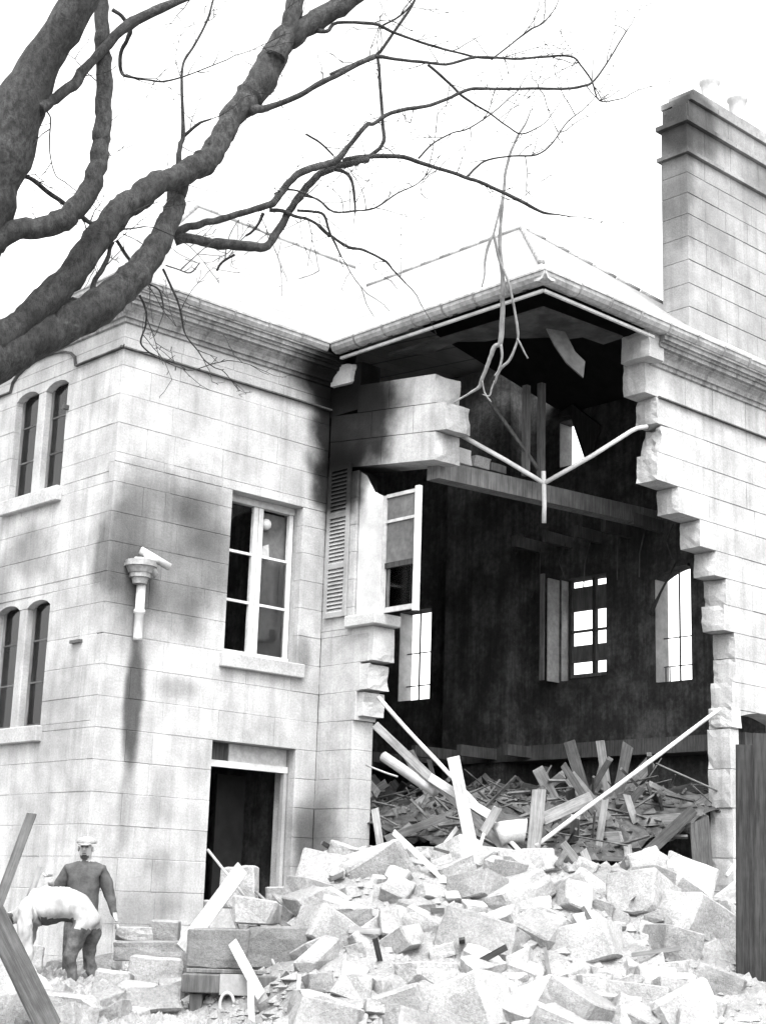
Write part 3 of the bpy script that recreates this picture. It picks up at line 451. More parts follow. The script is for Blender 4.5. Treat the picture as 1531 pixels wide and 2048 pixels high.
def rough_block(parent, T, s0, s1, n0, n1, z0, z1, broken, seed, mat='stone', amp=.05, shear=0.0, name='stone_block'):
    """a whole stone through the wall, with a torn end on the side(s) named in broken ('lo','hi')"""
    bm = bmesh.new(); ns, nn, nz = max(3, int((s1-s0)/.09)), 4, 5
    idx = {}
    def V(i, j, k):
        key = (i, j, k)
        if key not in idx:
            u, v_, q = i/ns, j/nn, k/nz
            s, n, z = s0+(s1-s0)*u, n0+(n1-n0)*v_, z0+(z1-z0)*q
            kk = 0
            if 'lo' in broken: kk = max(kk, max(0, 1-u*2.2))
            if 'hi' in broken: kk = max(kk, max(0, 1-(1-u)*2.2))
            o = noise.noise_vector(Vector((seed*7.3, n*3.0, z*2.4))); o2 = noise.noise_vector(Vector((seed*3.3+s*5, n*8.0, z*8)))
            d = amp*kk
            s += o.x*d*1.5 + o2.x*d*.5; n += o2.y*d*.12*(j > 0); z += o2.z*d*.15*(0 < k < nz)
            if k == nz and kk > .7: z -= abs(o.y)*d*.5
            if kk > .9 and ((j in (0, nn)) + (k in (0, nz))) and 'lo' in broken and i == 0: s += abs(o2.z)*.03 + .006
            z += shear*(s)
            idx[key] = bm.verts.new(T(s, n, z))
        return idx[key]
    for i in range(ns):
        for j in range(nn):
            for k in (0, nz): bm.faces.new((V(i, j, k), V(i+1, j, k), V(i+1, j+1, k), V(i, j+1, k)))
        for k in range(nz):
            for j in (0, nn): bm.faces.new((V(i, j, k), V(i+1, j, k), V(i+1, j, k+1), V(i, j, k+1)))
    for j in range(nn):
        for k in range(nz):
            for i in (0, ns): bm.faces.new((V(i, j, k), V(i, j+1, k), V(i, j+1, k+1), V(i, j, k+1)))
    return link(name, mesh_of(bm, name), mat, parent)

def cut(spans, a, b):
    out = []
    for s0, s1 in spans:
        if b <= s0 or a >= s1: out.append((s0, s1)); continue
        if a > s0: out.append((s0, a))
        if b < s1: out.append((b, s1))
    return out
SEED = [100]
def ashlar(part_name, T, zs, lim, openings, depth, core, lengths=(.62, 1.08), joint=.004, corner=None, core_lo=0, core_hi=0):
    """zs: course levels; lim(k) -> (s0, s1) of course k; openings: (s0, s1, z0, z1)"""
    bm = bmesh.new(); holder_blocks = []
    for k in range(len(zs)-1):
        z0, z1 = zs[k], zs[k+1]; zm = (z0+z1)/2
        cutz = sorted({z0, z1} | {z for o in openings for z in o[2:] if z0 < z < z1})
        cutz = [z for i, z in enumerate(cutz)]
        for a, b in zip(cutz[:-1], cutz[1:]):
            lo, hi = lim(k); sp = [(lo, hi)]
            for o in openings:
                if o[2] < (a+b)/2 < o[3]: sp = cut(sp, o[0], o[1])
            for s0, s1 in sp:
                c0 = core_lo if abs(s0-lo) < 1e-6 else .012
                c1 = core_hi if abs(s1-hi) < 1e-6 else .012
                if s1-c1-(s0+c0) > .02: add_box(bm, (s0+c0, .006, a), (s1-c1, core, b), T)
                if b-a < .05: continue
                r = random.Random(SEED[0]); SEED[0] += 1
                x = s0; first = True
                L = r.uniform(*lengths)*(0.55 if k % 2 else 1)
                while x < s1-1e-4:
                    e = x+L
                    if s1-e < .3: e = s1
                    d = depth
                    if corner and abs(x-lo) < 1e-6 and k % 2 == corner: d = .46
                    holder_blocks.append((x + (joint/2 if x > s0 else 0), e - (joint/2 if e < s1 else 0), a+joint/2, b-joint/2, d))
                    x = e; L = r.uniform(*lengths)
    part = link(part_name, mesh_of(bm, part_name), 'mortar', house)
    for i, (s0, s1, a, b, d) in enumerate(holder_blocks):
        SEED[0] += 1; ashlar_block(part, T, s0, s1, a, b, d, SEED[0])
    return part

ZS = [0, .36, .76, 1.155, 1.55, 1.94, 2.335, 2.73, 3.125, 3.52, 3.915, 4.31, 4.705, 5.10, 5.495, 5.89, 6.285, 6.68, 7.075, 7.47, 7.86, 8.25, 8.5]
# main front wall: openings for the upper window and the ground floor doorway
W_F = (1.92, 3.19, 4.30, 6.55); D_F = (1.82, 3.25, 0.0, 3.125)
frontw = ashlar('front_wall', TF, ZS, lambda k: (0 if k % 2 == 0 else .466, XI), [W_F, D_F], .13, .44, corner=None, core_lo=.02)
# main side wall with two pairs of arched lights
W_L1 = (1.31, 2.68, 6.43, 8.06); W_L2 = (1.31, 2.68, 3.21, 4.97)
sidew = ashlar('side_wall', TL, ZS, lambda k: (.137 if k % 2 == 0 else 0, 4.6), [W_L1, W_L2], .13, .44, corner=1, core_lo=.02)
box_obj('quoin_core', (.03, .03, 0), (.46, .44, 8.5), 'mortar', frontw)
# wing side wall: what is left of it beside the inner corner
WEND = {0: -.73}
def wlim(k):
    z = (ZS[k]+ZS[k+1])/2
    e = -.73 if z < 3.5 else -.78 if z < 3.9 else -.84 if z < 4.3 else -1.0
    if z > 4.9: e = -.66
    return (e, -.004)
wingw = ashlar('wing_side_wall', TW, ZS[:19], wlim, [(-1.3, -.66, 4.80, 7.3)], .38, .37, lengths=(.7, 1.2), core_lo=.05)
# torn stones standing out from its end, and the sagging stones over the lost window
rough_block(wingw, TW, -1.10, -.60, .004, .40, 4.32, 4.79, 'lo', 11, 'broken', .012)
rough_block(wingw, TW, -1.02, -.55, .004, .39, 3.93, 4.28, 'lo', 12, 'broken', .05)
rough_block(wingw, TW, -.92, -.5, .05, .42, 3.58, 3.9, 'lo', 13, 'broken', .06)
for (a, b, z0, z1, sd_, m) in ((-1.12, -.03, 7.20, 7.60, 21, 'stone'), (-2.22, -1.13, 7.20, 7.60, 22, 'stone'),
                            (-.9, -.03, 7.61, 8.00, 23, 'stone'), (-1.75, -.91, 7.61, 8.00, 24, 'stone'), (-2.42, -1.76, 7.61, 8.00, 25, 'stone'),
                            (-1.25, -.6, 8.01, 8.42, 26, 'stone'), (-2.20, -1.26, 8.01, 8.42, 27, 'stone')):
    rough_block(wingw, TW, a, b, 0, .45, z0, z1, 'lo' if a < -2 else 'x', sd_, m, .04, shear=.115)
rough_block(wingw, TW, -.46, -.04, -.05, .36, 8.44, 8.74, 'lo', 28, 'broken', .09, shear=.05)
# plain sooty backing that closes the inner corner above
box_obj('corner_return', (XI+.02, -.62, 8.0), (XI+.40, .40, 8.72), 'mortar', wingw)

# wing front wall: stepped torn edge, narrow pier, arched opening at its foot
ZR = [0, .45, .9, 1.40, 1.85, 2.52, 3.05, 3.60, 3.88, 4.26, 4.60, 4.96, 5.33, 5.71, 6.07, 6.46, 6.83, 7.23, 7.64, 8.02, 8.5]
LEFT = [7.62, 7.62, 7.60, 7.60, 7.60, 7.57, 7.57, 7.60, 7.66, 7.74, 7.74, 7.50, 7.56, 7.33, 6.99, 6.48, 6.01, 6.12, 6.0, 5.73]
O_R = (7.80, 9.0, 0, 3.88)
wfront_core = bmesh.new(); wf_blocks = []
for k in range(len(ZR)-1):
    z0, z1 = ZR[k], ZR[k+1]
    sp = cut([(LEFT[k], 10.9)], O_R[0], O_R[1]) if z1 <= 3.9 else [(LEFT[k], 10.9)]
    for s0, s1 in sp:
        torn = abs(s0-LEFT[k]) < 1e-6
        c0 = s0 + (.28 if torn else .014)
        if s1-.02-c0 > .02: add_box(wfront_core, (c0, .016, z0), (s1-.014, .355, z1), TR)
        x = s0; r = random.Random(500+k)
        while x < s1-1e-4:
            e = x + r.uniform(.65, 1.15)
            if s1-e < .35: e = s1
            wf_blocks.append((x + (.004 if x > s0 else 0), e - (.004 if e < s1 else 0), z0+.004, z1-.004, torn and x == s0, k)); x = e
wingf = link('wing_front_wall', mesh_of(wfront_core, 'wing_front_wall'), 'mortar', house)
for s0, s1, z0, z1, torn, k in wf_blocks:
    if torn:
        amp = .13 if k in (17,) else .035 if k > 10 else .010
        rough_block(wingf, TR, s0, s1, 0, .36, z0, z1, 'lo', 60+k, 'stone', amp)
    else:
        SEED[0] += 1; ashlar_block(wingf, TR, s0, s1, z0, z1, .12, SEED[0])
# flat arch stone over the opening, and a loose white lump wedged on the pier
bm = bmesh.new()
arc = [(7.80+1.2*t/10, 3.90+.10*math.sin(math.pi*t/10)) for t in range(11)]
add_poly_prism(bm, [(7.80, 3.875)] + [(a, z-.12) for a, z in arc] + [(9.0, 3.875)], TR, .004, .33)
link('arch_stone', mesh_of(bm, 'arch_stone'), 'stone', wingf)
rough_block(wingf, TR, 7.56, 7.80, -.03, .30, 3.62, 3.90, 'lohi', 83, 'broken', .08)

# ------------------------------------------------------------------ cornice, string course, gutters
PROF = [(0, 8.44), (.035, 8.45), (.04, 8.50), (.075, 8.505), (.08, 8.53), (.10, 8.57), (.15, 8.61), (.17, 8.62), (.175, 8.645), (.225, 8.65), (.23, 8.70), (.26, 8.705), (.265, 8.735), (.30, 8.74), (.305, 8.79), (.335, 8.80), (.335, 8.83)]
def sweep_cornice(name, path, parent, mat='trim', prof=PROF, inner=.3, capends=True, jag=0):
    """path: list of functions o -> (x, y) giving the mitred plan point at outward offset o"""
    bm = bmesh.new(); rings = []
    full = prof + [(-inner, prof[-1][1]), (-inner, prof[0][1])]
    for i, f in enumerate(path):
        ring = []
        for o, z in full:
            x, y = f(o)
            if jag and i == 0: x += jag*noise.noise(Vector((o*9, z*9, 3.3)))
            ring.append(bm.verts.new((x, y, z)))
        rings.append(ring)
    n = len(full)
    for a, b in zip(rings[:-1], rings[1:]):
        for i in range(n): bm.faces.new((a[i], a[(i+1) % n], b[(i+1) % n], b[i]))
    if capends: bm.faces.new(rings[0][::-1]); bm.faces.new(rings[-1])
    return link(name, mesh_of(bm, name), mat, parent)
sweep_cornice('cornice', [lambda o: (-o, 4.6), lambda o: (-o, -o), lambda o: (XI-.0-o*.0-.004, -o)], house)
sweep_cornice('cornice', [lambda o: (5.86-o*.15, YW-o), lambda o: (10.9, YW-o)], house, jag=.05)
rough_block(house, TR, 5.60, 5.93, -.20, .30, 8.46, 8.86, 'lo', 95, 'broken', .05, name='torn_cornice_stone')
STRP = [(0, 8.065), (.03, 8.07), (.05, 8.085), (.05, 8.10), (.02, 8.125), (0, 8.13)]
def arch_path():
    pts = [(0.0, 8.10), (1.10, 8.10)]
    for t in range(0, 11):
        a = math.pi*(t/10); pts.append((1.98-.86*math.cos(a), 8.10+.34*math.sin(a)**.8))
    return pts + [(2.86, 8.10), (4.6, 8.10)]
def band(name, pts, T, parent, wdt=.032, out=.05, mat='shade_grime'):
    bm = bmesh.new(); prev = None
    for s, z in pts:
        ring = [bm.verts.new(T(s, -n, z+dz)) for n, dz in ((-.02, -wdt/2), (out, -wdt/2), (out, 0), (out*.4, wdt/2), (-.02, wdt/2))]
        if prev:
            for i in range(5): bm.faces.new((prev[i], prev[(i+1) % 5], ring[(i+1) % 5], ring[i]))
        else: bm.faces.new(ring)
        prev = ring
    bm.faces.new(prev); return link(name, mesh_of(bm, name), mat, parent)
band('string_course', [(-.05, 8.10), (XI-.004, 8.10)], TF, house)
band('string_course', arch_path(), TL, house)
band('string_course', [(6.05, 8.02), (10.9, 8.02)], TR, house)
# gutter in lengths
gut = bmesh.new()
def add_gutter(bm, p, q, out, gr=0):
    """moulded gutter length from p to q, out = outward normal"""
    prof = [(-.10, -.11), (-.02, -.125), (.04, -.10), (.075, -.05), (.08, .0), (.095, .0), (.095, .025), (.07, .025), (.055, -.03), (.01, -.08), (-.10, -.08)]
    if gr: prof = [(-.095, -.115-gr*.5), (-.02, -.125-gr), (.04+gr, -.10-gr), (.075+gr, -.05), (.095+gr, 0), (.095+gr, .020), (.08, .020), (.07, .0), (.0, -.1)]
    rings = [[bm.verts.new(c + out*o + Vector((0, 0, z))) for o, z in prof] for c in (p, q)]
    n = len(prof)
    for i in range(n): bm.faces.new((rings[0][i], rings[0][(i+1) % n], rings[1][(i+1) % n], rings[1][i]))
    bm.faces.new(rings[0][::-1]); bm.faces.new(rings[1])
GZ = 8.93; GO = .31
gp = empty('gutter_run', (0, 0, 0), 'x', 'x'); del gp['label']; del gp['category']; gp.parent = house; gp.name = 'gutter'
legs = [((-GO, 4.6), (-GO, -GO), (-1, 0)), ((-GO, -GO), (XI-GO, -GO), (0, -1)), ((XI-GO, -GO), (XI-GO, YW-GO), (-1, 0)), ((XI-GO, YW-GO), (10.9, YW-GO), (0, -1))]
for li, (a, b, o) in enumerate(legs):
    A, B, Od = Vector((*a, GZ)), Vector((*b, GZ)), Vector((*o, 0)); L = (B-A).length; n = max(1, round(L/.62)); d = (B-A)/n
    ext = d.normalized()*.09
    for i in range(n):
        bm = bmesh.new(); sag = Vector((0, 0, rnd.uniform(-.006, .006)))
        p = A+d*i+sag; q = A+d*(i+1)+sag-d.normalized()*.008
        if li == 0 and i == n-1: q = B + ext
        if li == 1 and i == 0: p = p - ext
        if li == 1 and i == n-1: q = B - ext
        if li == 2 and i == 0: p = p + ext
        if li == 2 and i == n-1: q = B + ext
        if li == 3 and i == 0: p = p - ext
        add_gutter(bm, p, q, Od); link('gutter_length', mesh_of(bm, 'gutter_length'), 'lead', gp)
        if i:
            bm = bmesh.new(); c = p - d.normalized()*.004; add_gutter(bm, c-d.normalized()*.012, c+d.normalized()*.016, Od, .006); link('gutter_joint', mesh_of(bm, 'gutter_joint'), 'trim', gp)
# fascia strip left hanging along the torn wing eaves
for (a, b) in (((XI-.20, -.42), (XI-.20, YW-.20)), ((XI-.20, YW-.20), (5.70, YW-.20))):
    A, B = Vector((*a, 8.755)), Vector((*b, 8.755)); d = (B-A).normalized(); nrm = Vector((-d.y, d.x, 0))
    bm = bmesh.new(); add_box(bm, (0, -.02, -.018), ((B-A).length, .02, .018))
    for v in bm.verts: v.co = A + d*v.co.x + nrm*v.co.y + Vector((0, 0, v.co.z))
    link('fascia_strip', mesh_of(bm, 'fascia_strip'), 'white', house)

# ------------------------------------------------------------------ roof
EO = .36; EZ = 8.95
RX, RZ = 6.50, 11.60; WR = 9.74; AY = -1.13
MR_Y, MR_Z = 3.40, 12.35
def slope(name, pts, mat='slate', th=.07, hole=None):
    bm = bmesh.new(); P = [Vector(p) for p in pts]
    nrm = (P[1]-P[0]).cross(P[2]-P[0]).normalized()
    if nrm.z < 0: nrm = -nrm
    a = [bm.verts.new(p) for p in P]; b = [bm.verts.new(p - nrm*th) for p in P]; n = len(P)
    bm.faces.new(a); f = bm.faces.new(b[::-1])
    for i in range(n): bm.faces.new((a[i], b[i], b[(i+1) % n], a[(i+1) % n]))
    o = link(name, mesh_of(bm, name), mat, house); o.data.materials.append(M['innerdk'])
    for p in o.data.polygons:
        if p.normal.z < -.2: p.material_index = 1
    return o
wl, wf_, ml = XI-EO, YW-EO, -EO
slope('roof_slope', [(ml, ml, EZ), (wl, ml, EZ), (RX, 2.57, RZ), (7.0, MR_Y, MR_Z), (3.4, MR_Y, MR_Z)])
slope('roof_slope', [(ml, ml, EZ), (3.4, MR_Y, MR_Z), (ml, 7.16, EZ)])
slope('roof_slope', [(ml, 7.16, EZ), (3.4, MR_Y, MR_Z), (7.0, MR_Y, MR_Z), (10.4, 7.16, EZ)])
slope('roof_slope', [(wl, ml, EZ), (wl, wf_, EZ), (RX, AY, RZ), (RX, 2.57, RZ)])
slope('roof_slope', [(wl, wf_, EZ), (WR, wf_, EZ), (RX, AY, RZ)])
slope('roof_slope', [(WR, wf_, EZ), (WR, ml, EZ), (RX, 2.57, RZ), (RX, AY, RZ)])
slope('roof_slope', [(RX+.15, 2.6, RZ-.2), (9.25, .24, 10.50), (9.25, 6.3, 10.0), (7.1, MR_Y+.1, MR_Z-.3)])
def ridge(a, b, r=.045, n=None):
    A, B = Vector(a), Vector(b); L = (B-A).length; n = max(2, int(L/.42)); d = (B-A)/n
    for i in range(n):
        bm = bmesh.new(); add_tube(bm, [A+d*i, A+d*(i+1)-d.normalized()*.015], [r*1.04, r], 8); link('ridge_tile', mesh_of(bm, 'ridge_tile', True), 'slate', house)
ridge((3.4, MR_Y, MR_Z), (7.0, MR_Y, MR_Z)); ridge((RX, AY, RZ), (RX, 2.5, RZ)); ridge((wl+.4, wf_+.41, EZ+.33), (RX, AY, RZ)); ridge((WR-.4, wf_+.41, EZ+.33), (RX, AY, RZ)); ridge((ml+.4, ml+.4, EZ+.37), (3.4, MR_Y, MR_Z))
for i in range(9):   # rafters under the torn wing eaves
    y = -.7-i*.42; zt = lambda x: EZ-.10+(RZ-EZ)/(RX-wl)*(x-wl)
    bm = bmesh.new(); add_box(bm, (wl+.1, y, -.12), (RX-.1 if y > AY else wl+(y-wf_)*.98, y+.07, 0))
    for v in bm.verts: v.co.z += zt(v.co.x)-.02
    link('rafter', mesh_of(bm, 'rafter'), 'dark', house)
# ragged remains of the plaster ceiling under the open corner
bm = bmesh.new()
edge = [(3.75, -4.0), (5.4, -4.0), (5.35, -3.7), (5.0, -3.62), (4.9, -3.3), (4.6, -3.35), (4.5, -3.0), (4.2, -2.9), (4.25, -2.5), (4.0, -2.2), (4.05, -1.6), (3.8, -1.2), (3.72, -1.1)]
a = [bm.verts.new((x, y, 8.70+.03*math.sin(x*9+y*7))) for x, y in edge]; b = [bm.verts.new((v.co.x, v.co.y, v.co.z+.03)) for v in a]
bm.faces.new(a); bm.faces.new(b[::-1])
for i in range(len(a)): bm.faces.new((a[i], b[i], b[(i+1) % len(a)], a[(i+1) % len(a)]))
link('ceiling_remnant', mesh_of(bm, 'ceiling_remnant'), 'ceil', house)
bm = bmesh.new()
fl = [(4.30, -3.55, 8.72), (4.62, -3.62, 8.72), (4.72, -3.72, 8.42), (4.86, -3.78, 8.30), (4.80, -3.80, 8.05), (4.58, -3.70, 8.22), (4.42, -3.62, 8.45)]
a = [bm.verts.new(p) for p in fl]; b = [bm.verts.new(Vector(p)+Vector((.02, .03, 0))) for p in fl]; bm.faces.new(a); bm.faces.new(b[::-1])
for i in range(len(a)): bm.faces.new((a[i], b[i], b[(i+1) % len(a)], a[(i+1) % len(a)]))
link('plaster_flap', mesh_of(bm, 'plaster_flap'), 'curtain', house)

# ------------------------------------------------------------------ chimney stack
ZC = [8.60, 8.98, 9.35, 9.71, 10.08, 10.45, 10.82, 11.18, 11.52, 11.85, 12.15]
def chim_core():
    bm = bmesh.new(); add_box(bm, (CHX+.016, CHY+.016, 8.5), (9.98, CHY+.45, 13.0))
    return link('chimney', mesh_of(bm, 'chimney'), 'mortar', house)
chim = chim_core()
def chim_course(z0, z1, x0, k, out=0, ylen=.47):
    r = random.Random(900+k); x = x0-out; e_ = 10.0; first = True
    while x < e_-1e-4:
        e = x+r.uniform(.5, .95)
        if first and k % 2: e = x+.45
        if e_-e < .35: e = e_
        SEED[0] += 1
        T = lambda s, n, z: (s, CHY-out+n, z)
        ashlar_block(chim, T, x+(.004 if not first else 0), e-.004, z0+.004, z1-.004, ylen+2*out if first else .1+out, SEED[0]); x = e; first = False
for k in range(len(ZC)-1): chim_course(ZC[k], ZC[k+1], CHX, k)
chim_course(12.15, 12.22, CHX, 30, .05); chim_course(12.22, 12.66, CHX+.01, 31); chim_course(12.66, 12.74, CHX, 32, .06); chim_course(12.74, 13.06, CHX+.06, 33, 0, .30)
rough_block(chim, TC, CHX+.02, CHX+.5, .27, .46, 12.74, 12.98, 'lo', 97, 'stone', .06)
chim_course(13.06, 13.16, CHX+.12, 34, .05); chim_course(13.16, 13.30, CHX+.20, 35, .0)
for px_ in (8.05, 8.80):
    bm = bmesh.new(); add_tube(bm, [(px_, -3.66, z) for z in (13.2, 13.34, 13.42, 13.62, 13.74, 13.78, 13.84)], [.20, .19, .145, .13, .14, .165, .165], 14)
    link('chimney_pot', mesh_of(bm, 'chimney_pot', True), 'clay', chim)

# ------------------------------------------------------------------ windows, door, shutter
def arch_head(parent, T, lo, hi, lights, z_spring, z_top, rise, n0, n1):
    """stone head with an arched soffit over each light"""
    pts = [(lo, z_top), (lo, z_spring)]
    for a, b in lights:
        for t in range(9):
            u = t/8; pts.append((a+(b-a)*u, z_spring+.001+rise*(1-(2*u-1)**2)**.75))
        pts.append((b, z_spring))
    pts += [(hi, z_spring), (hi, z_top)]
    out = [pts[0]]
    for p in pts[1:]:
        if abs(p[0]-out[-1][0])+abs(p[1]-out[-1][1]) > 1e-4: out.append(p)
    bm = bmesh.new(); add_poly_prism(bm, out, T, n0, n1); return link('window_head', mesh_of(bm, 'window_head'), 'stone', parent)
for (s0, s1, z0, z1) in (W_L1, W_L2):
    mid = (s0+s1)/2
    wdw = link('window', mesh_of((lambda b: (add_box(b, (.11, s0+.002, z0+.002), (.15, s1-.002, z0+.03)), b)[1])(bmesh.new()), 'window'), 'offwhite', house)
    arch_head(wdw, TL, s0+.002, s1-.002, [(s0+.01, mid-.10), (mid+.10, s1-.01)], z1-.15, z1-.002, .085, .006, .17)
    box_obj('mullion', (.008, mid-.095, z0), (.17, mid+.095, z1-.15), 'stone', wdw, None, .012)
    box_obj('sill', (-.09, s0-.06, z0-.21), (.30, s1+.09, z0-.002), 'sill', wdw, None, .012)
    for a, b in ((s0, mid-.095), (mid+.095, s1)):
        box_obj('frame_stile', (.11, b-.045, z0), (.15, b-.002, z1-.08), 'wood', wdw)
        for zz in (z0+.03, z0+(z1-z0)*.34, z0+(z1-z0)*.66):
            box_obj('glazing_bar', (.115, a+.003, zz), (.14, b-.046, zz+.022), 'dim', wdw)
        box_obj('pane', (.125, a+.004, z0+.03), (.129, b-.047, z1-.09), 'glass', wdw)
box_obj('shutter_hook', (-.08, 1.24, 7.50), (.0, 1.30, 7.56), 'iron', sidew); box_obj('iron_cramp', (-.05, .45, 4.22), (.0, .68, 4.26), 'iron', sidew)
# front upper window: two casements of three panes each
s0, s1, z0, z1 = W_F; fn0, fn1 = .20, .27; mid = (s0+s1)/2
wf = box_obj('window', (s0+.004, fn0-.02, z1-.10), (s1-.004, fn1+.02, z1-.004), 'offwhite', house)
box_obj('sill', (s0-.07, -.09, z0-.20), (s1+.09, .19, z0-.004), 'sill', wf, None, .012)
box_obj('bottom_rail', (s0+.004, fn0-.02, z0), (s1-.004, fn1, z0+.085), 'white', wf)
for a, b in ((s0+.004, s0+.07), (s1-.075, s1-.004), (mid-.085, mid-.006), (mid+.004, mid+.085)):
    box_obj('stile', (a, fn0, z0+.086), (b, fn1, z1-.102), 'white', wf, None, .006)
h3 = (z1-.10-z0-.09)/3
for k in (1, 2):
    for a, b in ((s0+.071, mid-.086), (mid+.086, s1-.076)):
        box_obj('glazing_bar', (a, fn0+.015, z0+.09+h3*k-.018), (b, fn1-.015, z0+.09+h3*k+.018), 'white', wf)
def pane(parent, T, a, b, za, zb, n, poly=None):
    bm = bmesh.new(); pts = poly or [(a, za), (b, za), (b, zb), (a, zb)]
    add_poly_prism(bm, pts, T, n, n+.005); return link('pane', mesh_of(bm, 'pane'), 'glass', parent)
for col_, (a, b) in enumerate(((s0+.071, mid-.086), (mid+.086, s1-.076))):
    for k in range(3):
        za, zb = z0+.09+h3*k+.019, z0+.09+h3*(k+1)-.019
        if (col_, k) in ((0, 1), (0, 0), (1, 2)): continue
        if (col_, k) == (0, 2):
            pane(wf, TF, a, b, za, zb, fn0+.03, [(a, zb-.02)] + [(a+(b-a)*t/8, zb-.38+.30*math.sin(math.pi*.5*t/8)**.6) for t in range(9)] + [(b, zb-.02)])
        else: pane(wf, TF, a, b, za, zb, fn0+.03)
box_obj('blind', (mid+.16, fn1+.05, z0+.1), (s1-.02, fn1+.06, z1-.12), 'curtain', wf)
bm = bmesh.new(); bmesh.ops.create_icosphere(bm, subdivisions=2, radius=.085, matrix=Matrix.Translation((mid+.18, fn1+.0, z1-.30))); link('lamp_globe', mesh_of(bm, 'lamp_globe', True), 'white', wf)
bm = bmesh.new(); add_poly_prism(bm, [(mid+.086, z0+.09+h3*2+.02), (mid+.24, z0+.09+h3*2+.02), (mid+.22, z0+.09+h3*2+.20), (mid+.12, z0+.09+h3*2+.16)], TF, fn0+.03, fn0+.04); link('glass_shard', mesh_of(bm, 'glass_shard'), 'offwhite', wf)
# ground floor doorway
s0, s1, z0, z1 = D_F
dr = box_obj('doorway', (s0+.004, .15, 2.80), (s1-.004, .24, 2.885), 'white', house)
box_obj('frame_post', (s1-.06, .16, .0), (s1-.004, .23, 2.798), 'shutter', dr)
box_obj('frame_post', (s0+.004, .16, .0), (s0+.08, .23, 2.798), 'offwhite', dr)
box_obj('transom_panel', (s0+.42, .19, 2.887), (s1-.004, .22, 3.12), 'offwhite', dr)
box_obj('transom_panel', (s0+.004, .20, 2.887), (s0+.41, .22, 3.12), 'dark', dr)
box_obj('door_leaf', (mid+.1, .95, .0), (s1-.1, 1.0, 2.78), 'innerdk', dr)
box_obj('threshold_stone', (s0+.05, -.12, .62), (s1+.02, .30, 1.08), 'stone', dr, None, .02)
# shutter folded back on the wing side wall
sh = empty('shutter', (0, 0, 0), 'x', 'x'); del sh['label']; del sh['category']; sh.parent = house
SH = (-.54, -.09, 4.98, 7.19)
for a, b in ((SH[0], SH[0]+.055), (SH[1]-.055, SH[1])): box_obj('stile', (XI-.055, a, SH[2]), (XI-.015, b, SH[3]), 'shutter', sh)
for zz in (SH[2], 5.68, 6.42, SH[3]-.07): box_obj('rail', (XI-.052, SH[0]+.056, zz), (XI-.017, SH[1]-.056, zz+.07), 'shutter', sh)
for a, b in ((SH[2]+.07, 5.68), (5.75, 6.42), (6.49, SH[3]-.07)):
    n = int((b-a)/.055)
    for i in range(n):
        zc = a+(i+.5)*(b-a)/n; bm = bmesh.new(); y0, y1 = SH[0]+.057, SH[1]-.057
        vs_ = [bm.verts.new(p) for p in ((XI-.05, y0, zc-.028), (XI-.05, y1, zc-.028), (XI-.02, y1, zc+.024), (XI-.02, y0, zc+.024), (XI-.046, y0, zc-.032), (XI-.046, y1, zc-.032), (XI-.016, y1, zc+.02), (XI-.016, y0, zc+.02))]
        for f in ((0,1,2,3), (7,6,5,4), (0,4,5,1), (1,5,6,2), (2,6,7,3), (3,7,4,0)): bm.faces.new([vs_[i_] for i_ in f])
        link('louvre_slat', mesh_of(bm, 'louvre_slat'), 'shutter', sh)
# the lost window of the wing side wall: sill, white casement leaf, standing frame with blind
lw = box_obj('window', (XI-.10, -1.22, 4.795), (XI+.40, -.58, 4.955), 'broken', house, None, .015)
box_obj('casement_leaf', (XI+.04, -1.14, 4.96), (XI+.075, -.675, 6.62), 'sooted', lw)
bm = bmesh.new(); add_poly_prism(bm, [(-1.14, 6.621), (-.675, 6.621), (-.675, 7.05), (-.78, 6.98), (-.95, 6.72)], TW, .04, .07); link('torn_panel', mesh_of(bm, 'torn_panel'), 'sooted', lw)
box_obj('stile', (XI+.05, -1.86, 4.93), (XI+.11, -1.78, 6.66), 'white', lw)
box_obj('stile', (XI+.06, -1.20, 4.96), (XI+.10, -1.145, 6.62), 'offwhite', lw)
for zz, h in ((4.96, .07), (5.58, .07), (6.22, .04), (6.58, .05)): box_obj('rail', (XI+.065, -1.779, zz), (XI+.10, -1.201, zz+h), 'offwhite' if zz != 5.58 else 'dark', lw)
box_obj('blind', (XI+.085, -1.775, 5.66), (XI+.095, -1.205, 6.57), 'curtain', lw); box_obj('pane', (XI+.082, -1.70, 5.04), (XI+.088, -1.30, 5.57), 'glass', lw)
box_obj('blind', (XI+.11, -1.60, 5.03), (XI+.12, -1.205, 5.57), 'curtain', lw)

# ------------------------------------------------------------------ rain pipe and hopper
hop = tube_obj('downpipe', [(.47, -.09, z) for z in (4.26, 4.3, 4.6, 4.61, 4.65, 4.66, 4.98)], [.062, .06, .06, .075, .075, .06, .06], 'pipe', house, 12)
bm = bmesh.new()
for z0_, z1_, a0, a1 in ((4.98, 5.06, .09, .11), (5.06, 5.12, .135, .135), (5.12, 5.20, .15, .19), (5.20, 5.24, .215, .215), (5.24, 5.28, .20, .20)):
    add_tube(bm, [(.43, -.11, z0_), (.43, -.11, z1_)], [a0, a1], 12)
link('hopper_head', mesh_of(bm, 'hopper_head'), 'lead', hop)
for a, b, r in (((.30, -.16, 5.27), (.62, -.22, 5.30), .038), ((.40, -.12, 5.42), (.78, -.25, 5.24), .05), ((.42, -.22, 5.36), (.62, -.2, 5.10), .04)):
    tube_obj('broken_pipe_piece', [a, b], r, 'clay', hop, 10)

